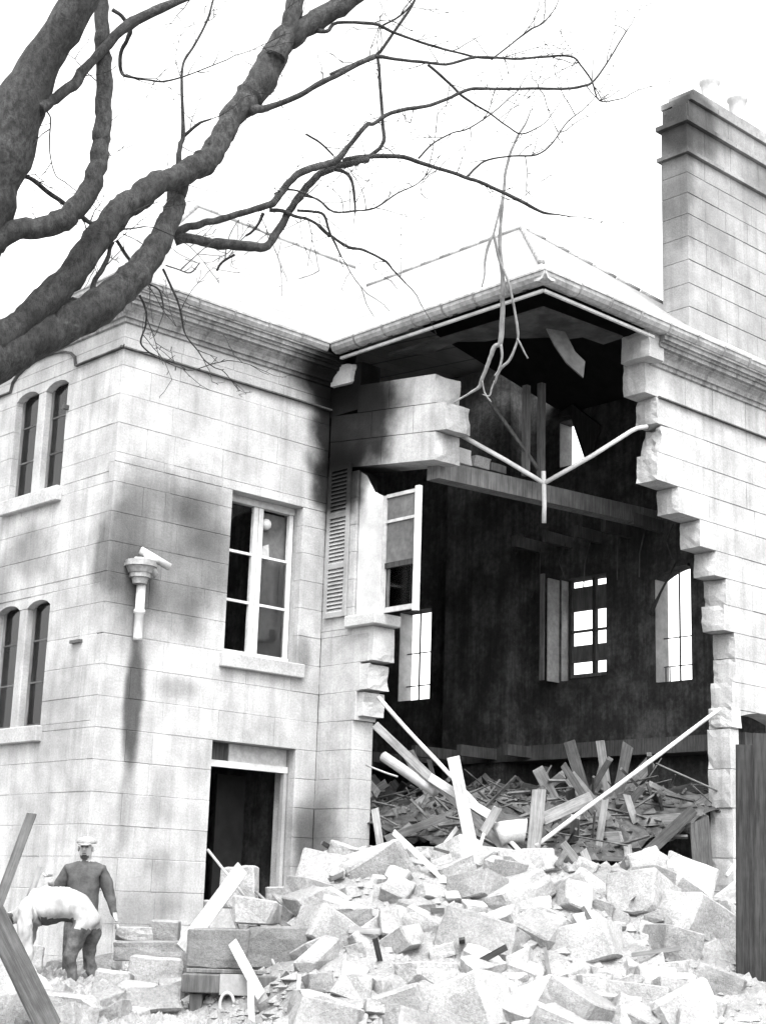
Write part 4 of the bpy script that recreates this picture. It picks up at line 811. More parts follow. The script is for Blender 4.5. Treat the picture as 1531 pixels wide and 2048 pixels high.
# ------------------------------------------------------------------ inside of the torn wing
def wall_boxes(name, T, lo, hi, zlo, zhi, n0, n1, ops, mat):
    bm = bmesh.new(); ss = sorted({lo, hi} | {v for o in ops for v in o[:2]}); zz = sorted({zlo, zhi} | {v for o in ops for v in o[2:]})
    for a, b in zip(ss[:-1], ss[1:]):
        for c, d in zip(zz[:-1], zz[1:]):
            if any(o[0] < (a+b)/2 < o[1] and o[2] < (c+d)/2 < o[3] for o in ops): continue
            add_box(bm, (a, n0, c), (b, n1, d), T)
    bmesh.ops.remove_doubles(bm, verts=bm.verts[:], dist=1e-5)
    # drop the faces two boxes share
    seen = {}
    for f in bm.faces[:]:
        k = tuple(round(x, 4) for x in f.calc_center_median()); seen.setdefault(k, []).append(f)
    bmesh.ops.delete(bm, geom=[f for v in seen.values() if len(v) > 1 for f in v], context='FACES_ONLY')
    return link(name, mesh_of(bm, name), mat, house)
TB = lambda s, n, z: (9.0+n, s, z)
OPS = [(3.22, 4.05, 4.67, 6.32), (-.80, .16, 4.74, 6.45), (-2.46, -1.77, 4.57, 6.40), (-.41, .22, 8.41, 9.22)]
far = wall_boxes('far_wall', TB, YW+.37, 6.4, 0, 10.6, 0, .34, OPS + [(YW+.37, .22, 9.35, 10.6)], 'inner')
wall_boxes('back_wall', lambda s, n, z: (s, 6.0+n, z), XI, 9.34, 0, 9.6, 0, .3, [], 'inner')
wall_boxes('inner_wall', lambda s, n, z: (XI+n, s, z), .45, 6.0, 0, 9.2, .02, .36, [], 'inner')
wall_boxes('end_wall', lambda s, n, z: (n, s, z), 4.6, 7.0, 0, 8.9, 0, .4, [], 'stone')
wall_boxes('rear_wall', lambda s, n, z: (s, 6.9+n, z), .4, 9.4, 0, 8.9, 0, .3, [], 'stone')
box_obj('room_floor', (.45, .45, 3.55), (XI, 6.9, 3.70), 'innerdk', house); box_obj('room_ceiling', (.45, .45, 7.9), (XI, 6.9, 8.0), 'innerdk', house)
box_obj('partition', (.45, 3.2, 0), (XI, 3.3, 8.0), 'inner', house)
# windows in the far wall seen from inside
w2 = box_obj('window', (9.20, -.80, 4.76), (9.25, .155, 4.80), 'dark', far)
for a, b, c, d in ((-.42, -.36, 4.80, 6.45), (.09, .15, 4.80, 6.45), (-.79, -.74, 4.80, 6.45)): box_obj('stile', (9.18, a, c), (9.26, b, d), 'dark', w2)
for c, d in ((5.06, 5.10), (5.56, 5.60), (5.10, 5.34), (5.92, 6.32)): box_obj('board', (9.19, -.74, c+.002), (9.25, .09, d-.002), 'dim', w2)
box_obj('board', (9.17, -.74, 4.80), (9.23, .09, 4.86), 'dim', w2)
box_obj('reveal_lining', (9.01, .145, 4.75), (9.17, .157, 6.44), 'offwhite', w2)
box_obj('shutter_leaf', (8.60, .20, 4.72), (8.64, .28, 6.5), 'wood', w2); box_obj('casement_leaf', (8.72, .19, 4.72), (8.995, .22, 6.44), 'offwhite', w2)
w3 = box_obj('window', (9.20, -2.10, 4.57), (9.23, -2.085, 6.40), 'iron', far)
for zz in (4.83, 5.28): box_obj('bar', (9.20, -2.40, zz), (9.22, -1.77, zz+.016), 'iron', w3)
for yy in (-2.33, -1.9, -1.82): box_obj('bar', (9.20, yy, 4.57), (9.22, yy+.012, 4.83), 'iron', w3)
tube_obj('fallen_stick', [(8.85, -1.79, 5.62), (8.9, -1.95, 5.95), (8.95, -2.25, 6.45)], [.04, .02, .012], 'dark', w3, 6)
box_obj('reveal_lining', (9.01, -1.786, 4.58), (9.33, -1.773, 6.30), 'white', w3)
bm = bmesh.new(); add_poly_prism(bm, [(-2.40, 6.41), (-2.40, 6.36)] + [(-2.40+.63*t/8, 6.30+.08*math.sin(math.pi*(.35+.65*t/8))-.10*(t/8)**2) for t in range(9)] + [(-1.77, 6.41)], TB, .002, .3); link('window_head', mesh_of(bm, 'window_head'), 'inner', w3)
w1 = box_obj('window', (9.2, 3.70, 4.67), (9.23, 3.72, 6.32), 'dim', far)
for zz in (4.95, 5.55): box_obj('bar', (9.2, 3.35, zz), (9.22, 4.05, zz+.02), 'dim', w1)
box_obj('reveal_lining', (9.01, 4.034, 4.68), (9.33, 4.047, 6.31), 'white', w1)
box_obj('reveal_lining', (9.01, .205, 8.42), (9.30, .217, 9.2), 'offwhite', far)
bm = bmesh.new(); add_poly_prism(bm, [(-.10, 9.26), (.30, 9.30), (-.15, 9.45), (-.75, 8.95), (-.55, 8.40), (-.43, 8.40)], TB, -.09, -.03); link('fallen_board', mesh_of(bm, 'fallen_board'), 'dark', far)
# floor ledge, beam and studs
box_obj('floor_ledge', (8.55, YW+.4, 3.42), (8.99, 6.0, 3.66), 'dim', house)
bm = bmesh.new(); add_box(bm, (3.95, -1.95, -.13), (8.99, -1.72, .13))
for v in bm.verts: v.co.z += 6.93 + (v.co.x-3.95)*.045
link('floor_beam', mesh_of(bm, 'floor_beam'), 'wood', house)
for k, (x, m) in enumerate(((4.25, 'broken'), (4.62, 'rubble'), (4.95, 'dim'))):
    rough_block(house, TF, x, x+.33, -1.98, -1.72, 7.085+(x-3.95)*.045, 7.30+(x-3.95)*.045-.05*k, 'lohi', 140+k, m, .04, name='stone_on_beam')
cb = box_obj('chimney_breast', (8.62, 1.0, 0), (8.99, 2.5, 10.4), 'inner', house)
for k in range(7):
    y = -3.2+k*.62; L = .35+.5*abs(noise.noise(Vector((k*1.7, 3, 0)))); o = timber_stub = box_obj('snapped_joist', (8.99-L-.25, y, 6.95), (8.99, y+.09, 7.14), 'dim', house)
for k in range(6):
    y = .4+k*.75; box_obj('snapped_joist', (8.0-.3*(k % 3), y, 3.46), (8.55, y+.1, 3.64), 'dim', house)
for k in range(9):
    y = -3.4+k*.55; z_ = 6.2+.5*noise.noise(Vector((k*2.3, 0, 5))); tube_obj('hanging_lath', [(8.8, y, 7.0), (8.75+.1*math.sin(k*2), y+.05, (7.0+z_)/2), (8.7, y+.12*math.sin(k*3), z_)], .012, 'dim', house, 5)
for x, y, z0_, z1_ in ((5.40, -2.25, 7.10, 8.45), (5.58, -2.38, 7.05, 8.50)): box_obj('stud', (x, y, z0_), (x+.085, y+.09, z1_), 'dim', house)
tube_obj('hanging_batten', [(4.88, -1.96, 8.18), (5.61, -2.31, 7.2)], .03, 'dim', house, 6)
# ------------------------------------------------------------------ rubble heap
def dl(x, y):
    v = Vector((x, y, 0))-Vector((CAM.x, CAM.y, 0)); return v.dot(LE), v.dot(LR)
def sstep(a, b, x):
    t = min(1, max(0, (x-a)/(b-a))); return t*t*(3-2*t)
def heap_z(x, y):
    d, l = dl(x, y)
    c = -.9 + .02*(d-17)
    ramp = max(0.0, min(1.62, (d-13.9)*.395))
    if d > 18.4: ramp = max(1.05, 1.62-(d-18.4)*.38)
    z = ramp*(.16+.84*sstep(c-.9, c+.55, l))
    z *= 1-.25*sstep(2.6, 4.4, l)
    z *= 1-.8*sstep(.75, .35, abs(l+1.35))*sstep(15.6, 15.0, d)
    n = noise.noise(Vector((x*1.1, y*1.1, 0)))*.10 + noise.noise(Vector((x*3.3, y*3.3, 4)))*.05
    return max(0.0, z*(1+.0) + n*min(1, z*2.5))
bm = bmesh.new(); N = 120; x0, x1, y0, y1 = -3.4, 9.0, -9.5, 2.6
grid = {}
for i in range(N+1):
    for j in range(N+1):
        x = x0+(x1-x0)*i/N; y = y0+(y1-y0)*j/N
        z = heap_z(x, y)+.03*min(1, heap_z(x, y)*3)-.02 + noise.noise(Vector((x*9, y*9, 1)))*.035
        grid[i, j] = bm.verts.new((x, y, z))
inside = lambda v: not (v.co.y > .10 and v.co.x < 3.9 and v.co.x > 0.1)
for i in range(N):
    for j in range(N):
        q = [grid[i, j], grid[i+1, j], grid[i+1, j+1], grid[i, j+1]]
        if max(v.co.z for v in q) > -.02 and all(inside(v) for v in q): bm.faces.new(q)
bmesh.ops.delete(bm, geom=[v for v in bm.verts if not v.link_faces], context='VERTS')
heap = link('rubble_heap', mesh_of(bm, 'rubble_heap', True), 'dust'); heap['kind'] = 'structure'

def rock_mesh(seed, sub=2, amp=.10, bev=.05):
    # squared stones with worn arrises and chipped faces
    r = random.Random(seed); bm = bmesh.new(); bmesh.ops.create_cube(bm, size=1.0)
    for v in bm.verts: v.co += Vector((r.uniform(-amp, amp), r.uniform(-amp, amp), r.uniform(-amp, amp)))
    if r.random() < .75:   # knock a corner off
        c = r.choice(bm.verts[:]); bmesh.ops.bevel(bm, geom=[c], offset=r.uniform(.2, .42), segments=1, affect='VERTICES')
    bmesh.ops.bevel(bm, geom=bm.edges[:], offset=bev*r.uniform(.6, 1.1), segments=1, affect='EDGES', clamp_overlap=True)
    bmesh.ops.triangulate(bm, faces=bm.faces[:])
    bmesh.ops.subdivide_edges(bm, edges=[e for e in bm.edges if e.calc_length() > .45], cuts=sub, use_grid_fill=True)
    for v in bm.verts: v.co += noise.noise_vector(v.co*2.6+Vector((seed*3.1, 0, 0)))*.035 + noise.noise_vector(v.co*7+Vector((seed, 5, 0)))*.016
    return mesh_of(bm, 'rock')
BLOCKS = [rock_mesh(s, 3, .05, .06) for s in range(10)]
ROCKS = [rock_mesh(40+s, 1, .17, .09) for s in range(10)]
for m_ in BLOCKS+ROCKS: m_.materials.append(M['rubble'])
def put_rock(me, loc, dims, rot, name, label, cat, group):
    o = bpy.data.objects.new(name, me); COL.objects.link(o)
    o.location = loc; o.scale = dims; o.rotation_euler = rot
    return tag(o, label, cat, group)
yaw0 = -YAW
for i, (c, wd, ht, th, ro, pi, lab) in enumerate(HERO_STONES):
    rot = (Matrix.Rotation(yaw0+R(rnd.uniform(-14, 14)), 3, 'Z') @ Matrix.Rotation(R(ro), 3, 'Y') @ Matrix.Rotation(R(pi), 3, 'X')).to_euler()
    put_rock(BLOCKS[i % 10], Vector(c)+LE*th*.25, (wd*1.14, th*1.25, ht*1.20), rot, 'fallen_stone', lab, 'stone', 'large fallen wall stones')
for i, (c, wd, ht, lab) in enumerate(SIDE_STONES):
    rot = (Matrix.Rotation(yaw0+R(rnd.uniform(-10, 10)), 3, 'Z') @ Matrix.Rotation(R(rnd.uniform(-4, 4)), 3, 'Y')).to_euler()
    me = BLOCKS[(i+3) % 10]
    if 'stump' in lab: me = ROCKS[3]
    z = Vector(c)
    put_rock(me, z, (wd, min(.5, wd*.7), ht), rot, 'fallen_stone', lab, 'stone', 'stones by the workers')
placed = [(Vector(h[0]), h[1]*.42) for h in HERO_STONES] + [(Vector(h[0]), h[1]*.5) for h in SIDE_STONES]
def zone_label(P, s, d, l):
    size = 'small chip of' if s < .22 else 'middling lump of' if s < .36 else 'big lump of'
    if l < -1.9: w_ = 'lying on the ground before the house corner'
    elif l < -.7: w_ = 'beside the loaded sledge' if d < 16.2 else 'at the foot of the ground floor doorway'
    elif d > 18.3: w_ = 'on the heap crest under the broad upright board' if l < 1.2 else 'behind the crest near the weathered post' if l < 2.6 else 'at the foot of the narrow pier'
    elif d > 16.9: w_ = 'below the wing wall end' if l < .3 else 'just below the capping block of the crest' if l < 1.9 else 'around the top of the long sliding slab'
    elif d > 15.4: w_ = 'near the tipped pale slab' if l < .4 else 'around the wide flat block in mid heap' if l < 1.6 else 'below the long sliding slab' if l < 2.7 else 'on the right flank by the thin pale rod'
    else: w_ = 'round the bright block at the heap foot' if l < .9 else 'at the heap foot by the big low block' if l < 2.4 else 'at the heap foot before the dark hoarding'
    return size + ' broken wall stone ' + w_
r2 = random.Random(21); cnt = 0; tries = 0
while cnt < 265 and tries < 16000:
    tries += 1
    d = r2.uniform(14.0, 19.4); l = r2.uniform(-3.9, 4.6)*d/17
    P = Vector((CAM.x, CAM.y, 0)) + LE*d + LR*l
    if P.y > -.25 and P.x < 3.7 and P.x > -.3: continue
    if P.x > 8.7: continue
    if l > .215*d and d < 18.6: continue
    if l < -2.2 and 16.6 < d < 18.9: continue           # the ground where the workers stand
    if -2.0 < l < -.58 and d < 16.2: continue           # the sledge
    s = r2.choice((.16, .18, .22, .26, .32, .38, .46, .56)); z = heap_z(P.x, P.y)
    if any((Vector((P.x, P.y, z))-q).length < rr+s*.36 for q, rr in placed): continue
    placed.append((Vector((P.x, P.y, z)), s*.36)); cnt += 1
    dims = (s*r2.uniform(.9, 1.5), s*r2.uniform(.7, 1.1), s*r2.uniform(.5, .85))
    put_rock((BLOCKS if s > .2 and r2.random() < .7 else ROCKS)[r2.randrange(10)], (P.x, P.y, z+dims[2]*.06), dims,
             (r2.uniform(-.5, .5), r2.uniform(-.5, .5), r2.uniform(0, 6.28)), 'rubble_stone',
             zone_label(P, s, d, l), 'stone', 'smaller stones of the rubble heap')
# fine chips and dust lumps
bm = bmesh.new(); r3 = random.Random(5)
base_r = [bmesh.new() for _ in range(3)]
def add_chip(bm, p, s, r):
    vs_ = []
    for dx, dy, dz in ((1, 0, 0), (-.6, .9, 0), (-.5, -.8, .1), (.1, 0, .8), (0, .1, -.6)):
        vs_.append(bm.verts.new(p + Vector((dx*s*r.uniform(.5, 1.2), dy*s*r.uniform(.5, 1.2), dz*s*r.uniform(.5, 1.0)))))
    for f in ((0, 1, 3), (1, 2, 3), (2, 0, 3), (1, 0, 4), (2, 1, 4), (0, 2, 4)): bm.faces.new([vs_[i] for i in f])
for _ in range(7000):
    d = r3.uniform(13.6, 19.2); l = r3.uniform(-3.6, 4.8)*d/17
    P = Vector((CAM.x, CAM.y, 0)) + LE*d + LR*l
    if P.y > -.05 and -.05 < P.x < 3.7: continue
    if P.x > 8.9: continue
    s = r3.choice((.02, .03, .04, .05, .07, .10, .13))
    add_chip(bm, Vector((P.x, P.y, heap_z(P.x, P.y)-.005-s*.15)), s, r3)
chips = link('stone_chips', mesh_of(bm, 'stone_chips'), 'rubble'); chips['kind'] = 'stuff'; chips['label'] = 'fine stone chips and mortar lumps strewn over the heap'; chips['category'] = 'rubble'

# debris inside the torn wing: a dark bank of plaster and laths
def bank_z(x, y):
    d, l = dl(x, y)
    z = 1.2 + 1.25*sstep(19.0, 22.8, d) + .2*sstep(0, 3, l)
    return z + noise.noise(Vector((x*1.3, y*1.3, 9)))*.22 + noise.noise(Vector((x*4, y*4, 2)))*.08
bm = bmesh.new(); grid = {}
for i in range(61):
    for j in range(81):
        x = 3.95+5.0*i/60; y = -3.9+9.8*j/80
        grid[i, j] = bm.verts.new((x, y, bank_z(x, y)))
for i in range(60):
    for j in range(80): bm.faces.new((grid[i, j], grid[i+1, j], grid[i+1, j+1], grid[i, j+1]))
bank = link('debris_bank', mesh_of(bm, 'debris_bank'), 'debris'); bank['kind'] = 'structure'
r4 = random.Random(33); bm = bmesh.new()
for _ in range(320):
    x = r4.uniform(4.0, 8.8); y = r4.uniform(-3.9, 3.0); z = bank_z(x, y) + r4.uniform(0, .25)
    a = r4.uniform(0, 6.28); el = r4.gauss(.12, .35); L = r4.uniform(.25, 1.0)
    dv = Vector((math.cos(a)*math.cos(el), math.sin(a)*math.cos(el), math.sin(el)))*L/2
    if abs((Vector((x, y, z))+dv).x-6.4) > 2.5: continue
    c = Vector((x, y, z)); r_ = r4.uniform(.010, .028); add_tube(bm, [c-dv, c+dv], [r_, r_], 4)
for _ in range(2600):
    x = r4.uniform(4.0, 8.8); y = r4.uniform(-3.9, 3.0); add_chip(bm, Vector((x, y, bank_z(x, y)-.03)), r4.choice((.03, .05, .08, .12, .17)), r4)
lt = link('splintered_laths', mesh_of(bm, 'splintered_laths'), 'lath'); lt['kind'] = 'stuff'; lt['label'] = 'splintered laths and plaster lumps spilling through the dark room'; lt['category'] = 'debris'

# ------------------------------------------------------------------ timbers
def timber(name, a, b, wd, th, tone, label, group=None, cat='timber', seed=0):
    A, B = Vector(a), Vector(b); L = (B-A).length; d = (B-A).normalized()
    view = (CAM-A).normalized(); x = d.cross(view).normalized(); y = x.cross(d).normalized()
    r = random.Random(seed); bm = bmesh.new()
    if name in ('pole', 'rod', 'round_timber'):
        n = max(3, int(L/.25)); pts = []; rad = []
        for i in range(n+1):
            t = i/n; q = noise.noise_vector(Vector((seed*3.3, t*3, 0)))*wd*.25
            pts.append((q.x, q.y, t*L)); rad.append(wd/2*(1+.10*noise.noise(Vector((seed, t*6, 2)))))
        add_tube(bm, pts, rad, 10, .05, seed=seed)
    else:
        n = max(2, int(L/.3)); rings = []
        for i in range(n+1):
            t = i/n; ring = []
            for k, (sx, sy) in enumerate(((-1, -1), (1, -1), (1, 1), (-1, 1))):
                e = 0
                if i == n: e = r.uniform(-.12, .05)*min(1, wd*4)
                if i == 0: e = r.uniform(-.04, .10)*min(1, wd*4)
                q = noise.noise_vector(Vector((seed*2.1+k, t*4, k)))*wd*.07
                ring.append(bm.verts.new((sx*wd/2+q.x, sy*th/2+q.y, t*L+e)))
            rings.append(ring)
        for p, q in zip(rings[:-1], rings[1:]):
            for k in range(4): bm.faces.new((p[k], p[(k+1) % 4], q[(k+1) % 4], q[k]))
        bm.faces.new(rings[0][::-1]); bm.faces.new(rings[-1])
        bmesh.ops.bevel(bm, geom=[e for e in bm.edges if abs((e.verts[0].co-e.verts[1].co).normalized().z) > .7], offset=min(wd, th)*.08, segments=1, affect='EDGES')
    o = link(name, mesh_of(bm, name, name in ('pole', 'rod', 'round_timber')), tone)
    o.matrix_world = Matrix(((x.x, y.x, d.x, A.x), (x.y, y.y, d.y, A.y), (x.z, y.z, d.z, A.z), (0, 0, 0, 1)))
    return tag(o, label, cat, group)
for i, (nm, a, b, wd, th, tone, lab) in enumerate(TIMBERS): timber(nm, a, b, wd, th, tone, lab, 'loose timbers of the collapse', seed=i+1)
# more half buried boards in the dark room
r5 = random.Random(77)
for i in range(105):
    x = r5.uniform(4.3, 8.3); y = r5.uniform(-3.6, 1.6); z = bank_z(x, y); a = r5.uniform(0, 6.28); el = r5.gauss(.35, .4); L = r5.uniform(.5, 1.7)
    dv = Vector((math.cos(a)*math.cos(el), math.sin(a)*math.cos(el), math.sin(el)))*L
    p = Vector((x, y, z))-dv*.35; q = p+dv
    q.x = min(8.7, max(4.1, q.x)); p.x = min(8.7, max(4.1, p.x)); q.y = max(-3.6, q.y)
    timber('board', p, q, r5.uniform(.06, .19), r5.uniform(.03, .09), r5.choice(('dim', 'wood', 'dim', 'wood', 'dark')), ('long ' if (q-p).length > 1.1 else 'short ') + ('steeply tilted ' if abs((q-p).normalized().z) > .5 else 'nearly level ') + 'splintered board in the dark room debris' + (' near the far windows' if x > 6.6 else ' behind the torn wall'), 'boards in the dark room', seed=200+i)
for i in range(30):
    d = r5.uniform(14.6, 18.6); l = r5.uniform(-1.2, 4.0); P = Vector((CAM.x, CAM.y, 0)) + LE*d + LR*l
    if l > .2*d or P.x > 8.6: continue
    a = r5.uniform(0, 6.28); L = r5.uniform(.3, 1.0); dv = Vector((math.cos(a), math.sin(a), r5.gauss(.1, .25)))*L; z = heap_z(P.x, P.y)+.10
    timber('lath', Vector((P.x, P.y, z))-dv*.4, Vector((P.x, P.y, z))+dv*.6, r5.uniform(.03, .07), r5.uniform(.012, .03), r5.choice(('pale', 'wood', 'dim')), 'short splintered lath lying between the stones of the rubble heap', 'laths on the heap', seed=400+i)
# drum-like stone behind the weathered post
bm = bmesh.new(); add_tube(bm, [(-.17, 0, 0), (-.1, 0, .02), (.1, 0, .02), (.17, 0, 0)], [.15, .14, .14, .16], 14)
o = link('stone_drum', mesh_of(bm, 'stone_drum', True), 'broken'); o.location = (3.62, -3.66, 1.98); o.rotation_euler = (0, R(-8), -YAW)
tag(o, 'short bright stone drum wedged left of the weathered post', 'stone')
# bent pipe hanging across the torn opening
bp = empty('bent_pipe', (5.04, -2.9, 6.78), 'pale pipe in three arms meeting in mid air across the torn wing', 'pipe')
for nm, pts in (('pipe_arm', [(4.10, -2.2, 7.40), (4.6, -2.58, 7.08), (4.95, -2.83, 6.85), (5.04, -2.9, 6.78)]), ('pipe_arm', [(5.04, -2.9, 6.78), (5.45, -3.42, 7.17), (5.78, -3.84, 7.52), (5.86, -3.88, 7.57), (6.02, -3.92, 7.62)]), ('pipe_drop', [(5.02, -2.91, 6.95), (5.04, -2.9, 6.78), (5.10, -2.86, 6.5), (5.14, -2.82, 6.25)])):
    o = tube_obj(nm, pts, .032, 'pipe', None, 10); o.parent = bp; o.matrix_parent_inverse = Matrix.Translation((-5.04, 2.9, -6.78))
# dark boarding standing before the right opening
hb = empty('dark_hoarding', (3.2, -7.9, 0), 'tall dark board hoarding standing before the right end of the heap', 'hoarding')
for i in range(3):
    A = Vector((CAM.x, CAM.y, 0)) + LE*15.6 + LR*(3.50+.17*i+.085) + LE*(.012*(i % 2)); L = 2.75+.12*(i % 2)
    bm = bmesh.new(); add_box(bm, (-.083, -.018, 0), (.083, .018, L))
    o = link('board', mesh_of(bm, 'board'), 'tarred'); o.parent = hb; o.location = A-Vector((3.2, -7.9, 0)); o.rotation_euler = (0, R(1.2), -YAW)

# ------------------------------------------------------------------ stone sledge in the foreground
sl0 = Vector((-1.155, -4.55, 0)); sled = empty('stone_sledge', sl0, 'low timber sledge with an iron shackle, loaded with grey blocks', 'sledge')
Rm = Matrix.Rotation(-YAW, 4, 'Z')
def sbox(name, a, b, mat, bev=.01):
    bm = bmesh.new(); add_box(bm, a, b)
    bmesh.ops.recalc_face_normals(bm, faces=bm.faces[:]); bmesh.ops.bevel(bm, geom=bm.edges[:], offset=bev, segments=1, affect='EDGES')
    bmesh.ops.transform(bm, matrix=Rm, verts=bm.verts[:]); return link(name, mesh_of(bm, name), mat, sled)
sbox('front_beam', (-.52, -.09, .25), (.52, .07, .42), 'dim'); sbox('rear_beam', (-.50, .9, .25), (.5, 1.05, .42), 'wood')
for x in (-.44, .32): sbox('runner', (x, -.05, 0), (x+.12, 1.1, .248), 'dim')
for i in range(5): sbox('deck_plank', (-.5, .08+i*.19, .424), (.5, .255+i*.19, .462), 'wood', .006)
sbox('beam_plate', (-.16, -.10, .24), (.18, -.091, .43), 'shutter', .002)
bm = bmesh.new(); pts = [(-.08+.065*math.cos(t), -.13, .16+.105*math.sin(t)) for t in [2*math.pi*k/16 for k in range(17)]]
add_tube(bm, pts, [.015]*17, 8); add_tube(bm, [(-.08, -.13, .07), (-.08, -.13, -.0)], [.02, .02], 8); bmesh.ops.transform(bm, matrix=Rm, verts=bm.verts[:])
link('shackle', mesh_of(bm, 'shackle', True), 'pipe', sled)
for (x, y, wd, ht, dp, lab) in ((-.23, .42, .56, .36, .45, 'grey squared block on the left of the sledge'), (.36, .50, .64, .40, .5, 'wide grey squared block on the right of the sledge')):
    p = sl0 + LR*x + LE*y + Vector((0, 0, .465+ht/2)); put_rock(BLOCKS[4 if x < 0 else 7], p, (wd, dp, ht), (0, 0, -YAW), 'loaded_stone', lab, 'stone', 'blocks on the sledge')
    ob = [o_ for o_ in COL.objects if o_.name.startswith('loaded_stone')][-1]; ob.data = ob.data.copy(); ob.data.materials.clear(); ob.data.materials.append(M['greystone'])
p = sl0 + LR*.1 + LE*.62 + Vector((0, 0, 1.0)); put_rock(ROCKS[2], p, (.42, .4, .24), (0, .1, -YAW), 'loaded_stone', 'rough pale lump lying on top of the sledge load', 'stone', 'blocks on the sledge')

# ------------------------------------------------------------------ people
def figure(name, base, chains, paint, label, fingers=(), fold=1.0):
    """chains: list of lists of (x, y, z, r) in the level view frame; a chain starting with an int continues from that vertex"""
    bm = bmesh.new(); sk = bm.verts.layers.skin.verify(); V = []
    for ch in chains:
        prev = None
        for it in ch:
            if isinstance(it, int): prev = V[it]; continue
            v = bm.verts.new(LR*it[0] + LE*it[1] + Vector((0, 0, it[2]))); rr = it[3]
            v[sk].radius = rr if hasattr(rr, '__len__') else (rr, rr); V.append(v)
            if prev is not None: bm.edges.new((prev, v))
            prev = v
    V[0][sk].use_root = True
    me = bpy.data.meshes.new(name); bm.to_mesh(me); bm.free()
    tmp = bpy.data.objects.new(name+'_tmp', me); COL.objects.link(tmp)
    tmp.modifiers.new('s', 'SKIN').use_smooth_shade = True; sb = tmp.modifiers.new('d', 'SUBSURF'); sb.levels = 3; sb.render_levels = 3
    dg = bpy.context.evaluated_depsgraph_get(); dg.update(); ev = tmp.evaluated_get(dg); body = bpy.data.meshes.new_from_object(ev, depsgraph=dg)
    bpy.data.objects.remove(tmp); bm = bmesh.new(); bm.from_mesh(body)
    for hand, dirv, spread, s in fingers:   # five fingers on each hand
        H = Vector(hand); D = Vector(dirv).normalized(); S_ = Vector(spread).normalized()
        for k in range(5):
            off = (k-1.5)*.017; L = (.055, .07, .075, .066, .05)[k]; dd_ = D
            if k == 4: off = -.045; dd_ = (D - S_*.8).normalized()
            nrm = D.cross(S_); p0 = H + S_*off; p1 = p0 + dd_*L*.55*s; p2 = p1 + (dd_*.8 + nrm*.5)*L*.5*s
            pts = [LR*q.x + LE*q.y + Vector((0, 0, q.z)) for q in (p0, p1, p2)]
            add_tube(bm, pts, [.0095, .009, .007], 6)
    bm.normal_update()
    for v in bm.verts:
        k = noise.noise(v.co*Vector((9, 9, 5)) if False else Vector((v.co.x*8, v.co.y*8, v.co.z*6)))*.012 + noise.noise(Vector((v.co.x*19, v.co.y*19, v.co.z*14)))*.007
        if v.co.z < 1.42: v.co += v.normal*k*fold
    bm.to_mesh(body); bm.free()
    mats = []
    pts_ = []
    for p in body.polygons:
        c = p.center; q = (c.dot(LR), c.dot(LE), c.z); mn = paint(*q)
        if mn not in mats: mats.append(mn)
        pts_.append(mats.index(mn))
    o = bpy.data.objects.new(name, body); COL.objects.link(o); body.materials.clear()
    for m_ in mats: body.materials.append(M[m_])
    for p, k in zip(body.polygons, pts_): p.material_index = k; p.use_smooth = True
    o.location = base; return tag(o, label, 'person')
def at_level(d, l, z=0): return Vector((CAM.x, CAM.y, 0)) + LE*d + LR*l + Vector((0, 0, z))
# man in the dark jersey
b1 = at_level(18.25, -3.235, .02)
ch = [[(0, 0, .92, (.175, .13)), (0, -.01, 1.08, (.185, .135)), (0, -.02, 1.26, (.205, .14)), (0, -.01, 1.38, (.11, .09)), (0, -.02, 1.455, .058), (0, -.045, 1.52, (.078, .088)), (0, -.05, 1.60, (.076, .092)), (0, -.045, 1.655, (.06, .07))],
      [3, (.18, 0, 1.345, .085), (.25, .01, 1.22, .08), (.295, .02, 1.08, .07), (.335, -.02, .96, .048), (.385, -.05, .85, .034), (.41, -.06, .79, (.04, .022))],
      [3, (-.18, 0, 1.345, .085), (-.25, -.01, 1.22, .08), (-.31, -.03, 1.08, .07), (-.315, -.14, 1.13, .048), (-.33, -.24, 1.20, .034), (-.335, -.28, 1.235, (.038, .024))],
      [0, (.095, 0, .82, .105), (.11, -.02, .64, .088), (.115, -.03, .48, .066), (.12, -.005, .28, .060), (.12, .01, .10, .045), (.125, -.06, .055, .042), (.13, -.15, .04, .035)],
      [0, (-.095, 0, .82, .105), (-.11, -.02, .64, .088), (-.115, -.03, .48, .066), (-.12, -.005, .28, .060), (-.12, .01, .10, .045), (-.125, -.06, .055, .042), (-.13, -.15, .04, .035)]]
def paint1(x, y, z):
    if z > 1.45 and abs(x) < .14:
        if z < 1.515 and y < -.09: return 'hair'
        return 'skin'
    if (x > .36 and z < .90) or (x < -.2 and y < -.215): return 'skin'
    if z > .98 or (abs(x) > .2 and z > .8): return 'sweater'
    if z < .14: return 'boot'
    return 'trousers'
man1 = figure('person', b1, ch, paint1, 'man in a dark jersey and flat cap standing by the house corner', [((.415, -.065, .765), (.2, -.1, -1), (.3, -.9, 0), 1), ((-.335, -.29, 1.265), (0, -.2, 1), (1, 0, .1), 1)])
bm = bmesh.new(); bmesh.ops.create_uvsphere(bm, u_segments=18, v_segments=10, radius=1)
for v in bm.verts:
    v.co = Vector((v.co.x*.115, v.co.y*.13-.03, max(v.co.z, -.25)*.062 + 1.665 - .15*(v.co.y*.13)*-.6))
add_poly = [bm.verts.new((.075*math.cos(a), -.135-.075*math.sin(a), 1.648-.02*math.sin(a))) for a in [math.pi*k/8 for k in range(9)]]
low = [bm.verts.new((v.co.x, v.co.y, v.co.z-.012)) for v in add_poly]; bm.faces.new(add_poly); bm.faces.new(low[::-1])
for i in range(9): bm.faces.new((add_poly[i], low[i], low[(i+1) % 9], add_poly[(i+1) % 9]))
bmesh.ops.transform(bm, matrix=Rm, verts=bm.verts[:])
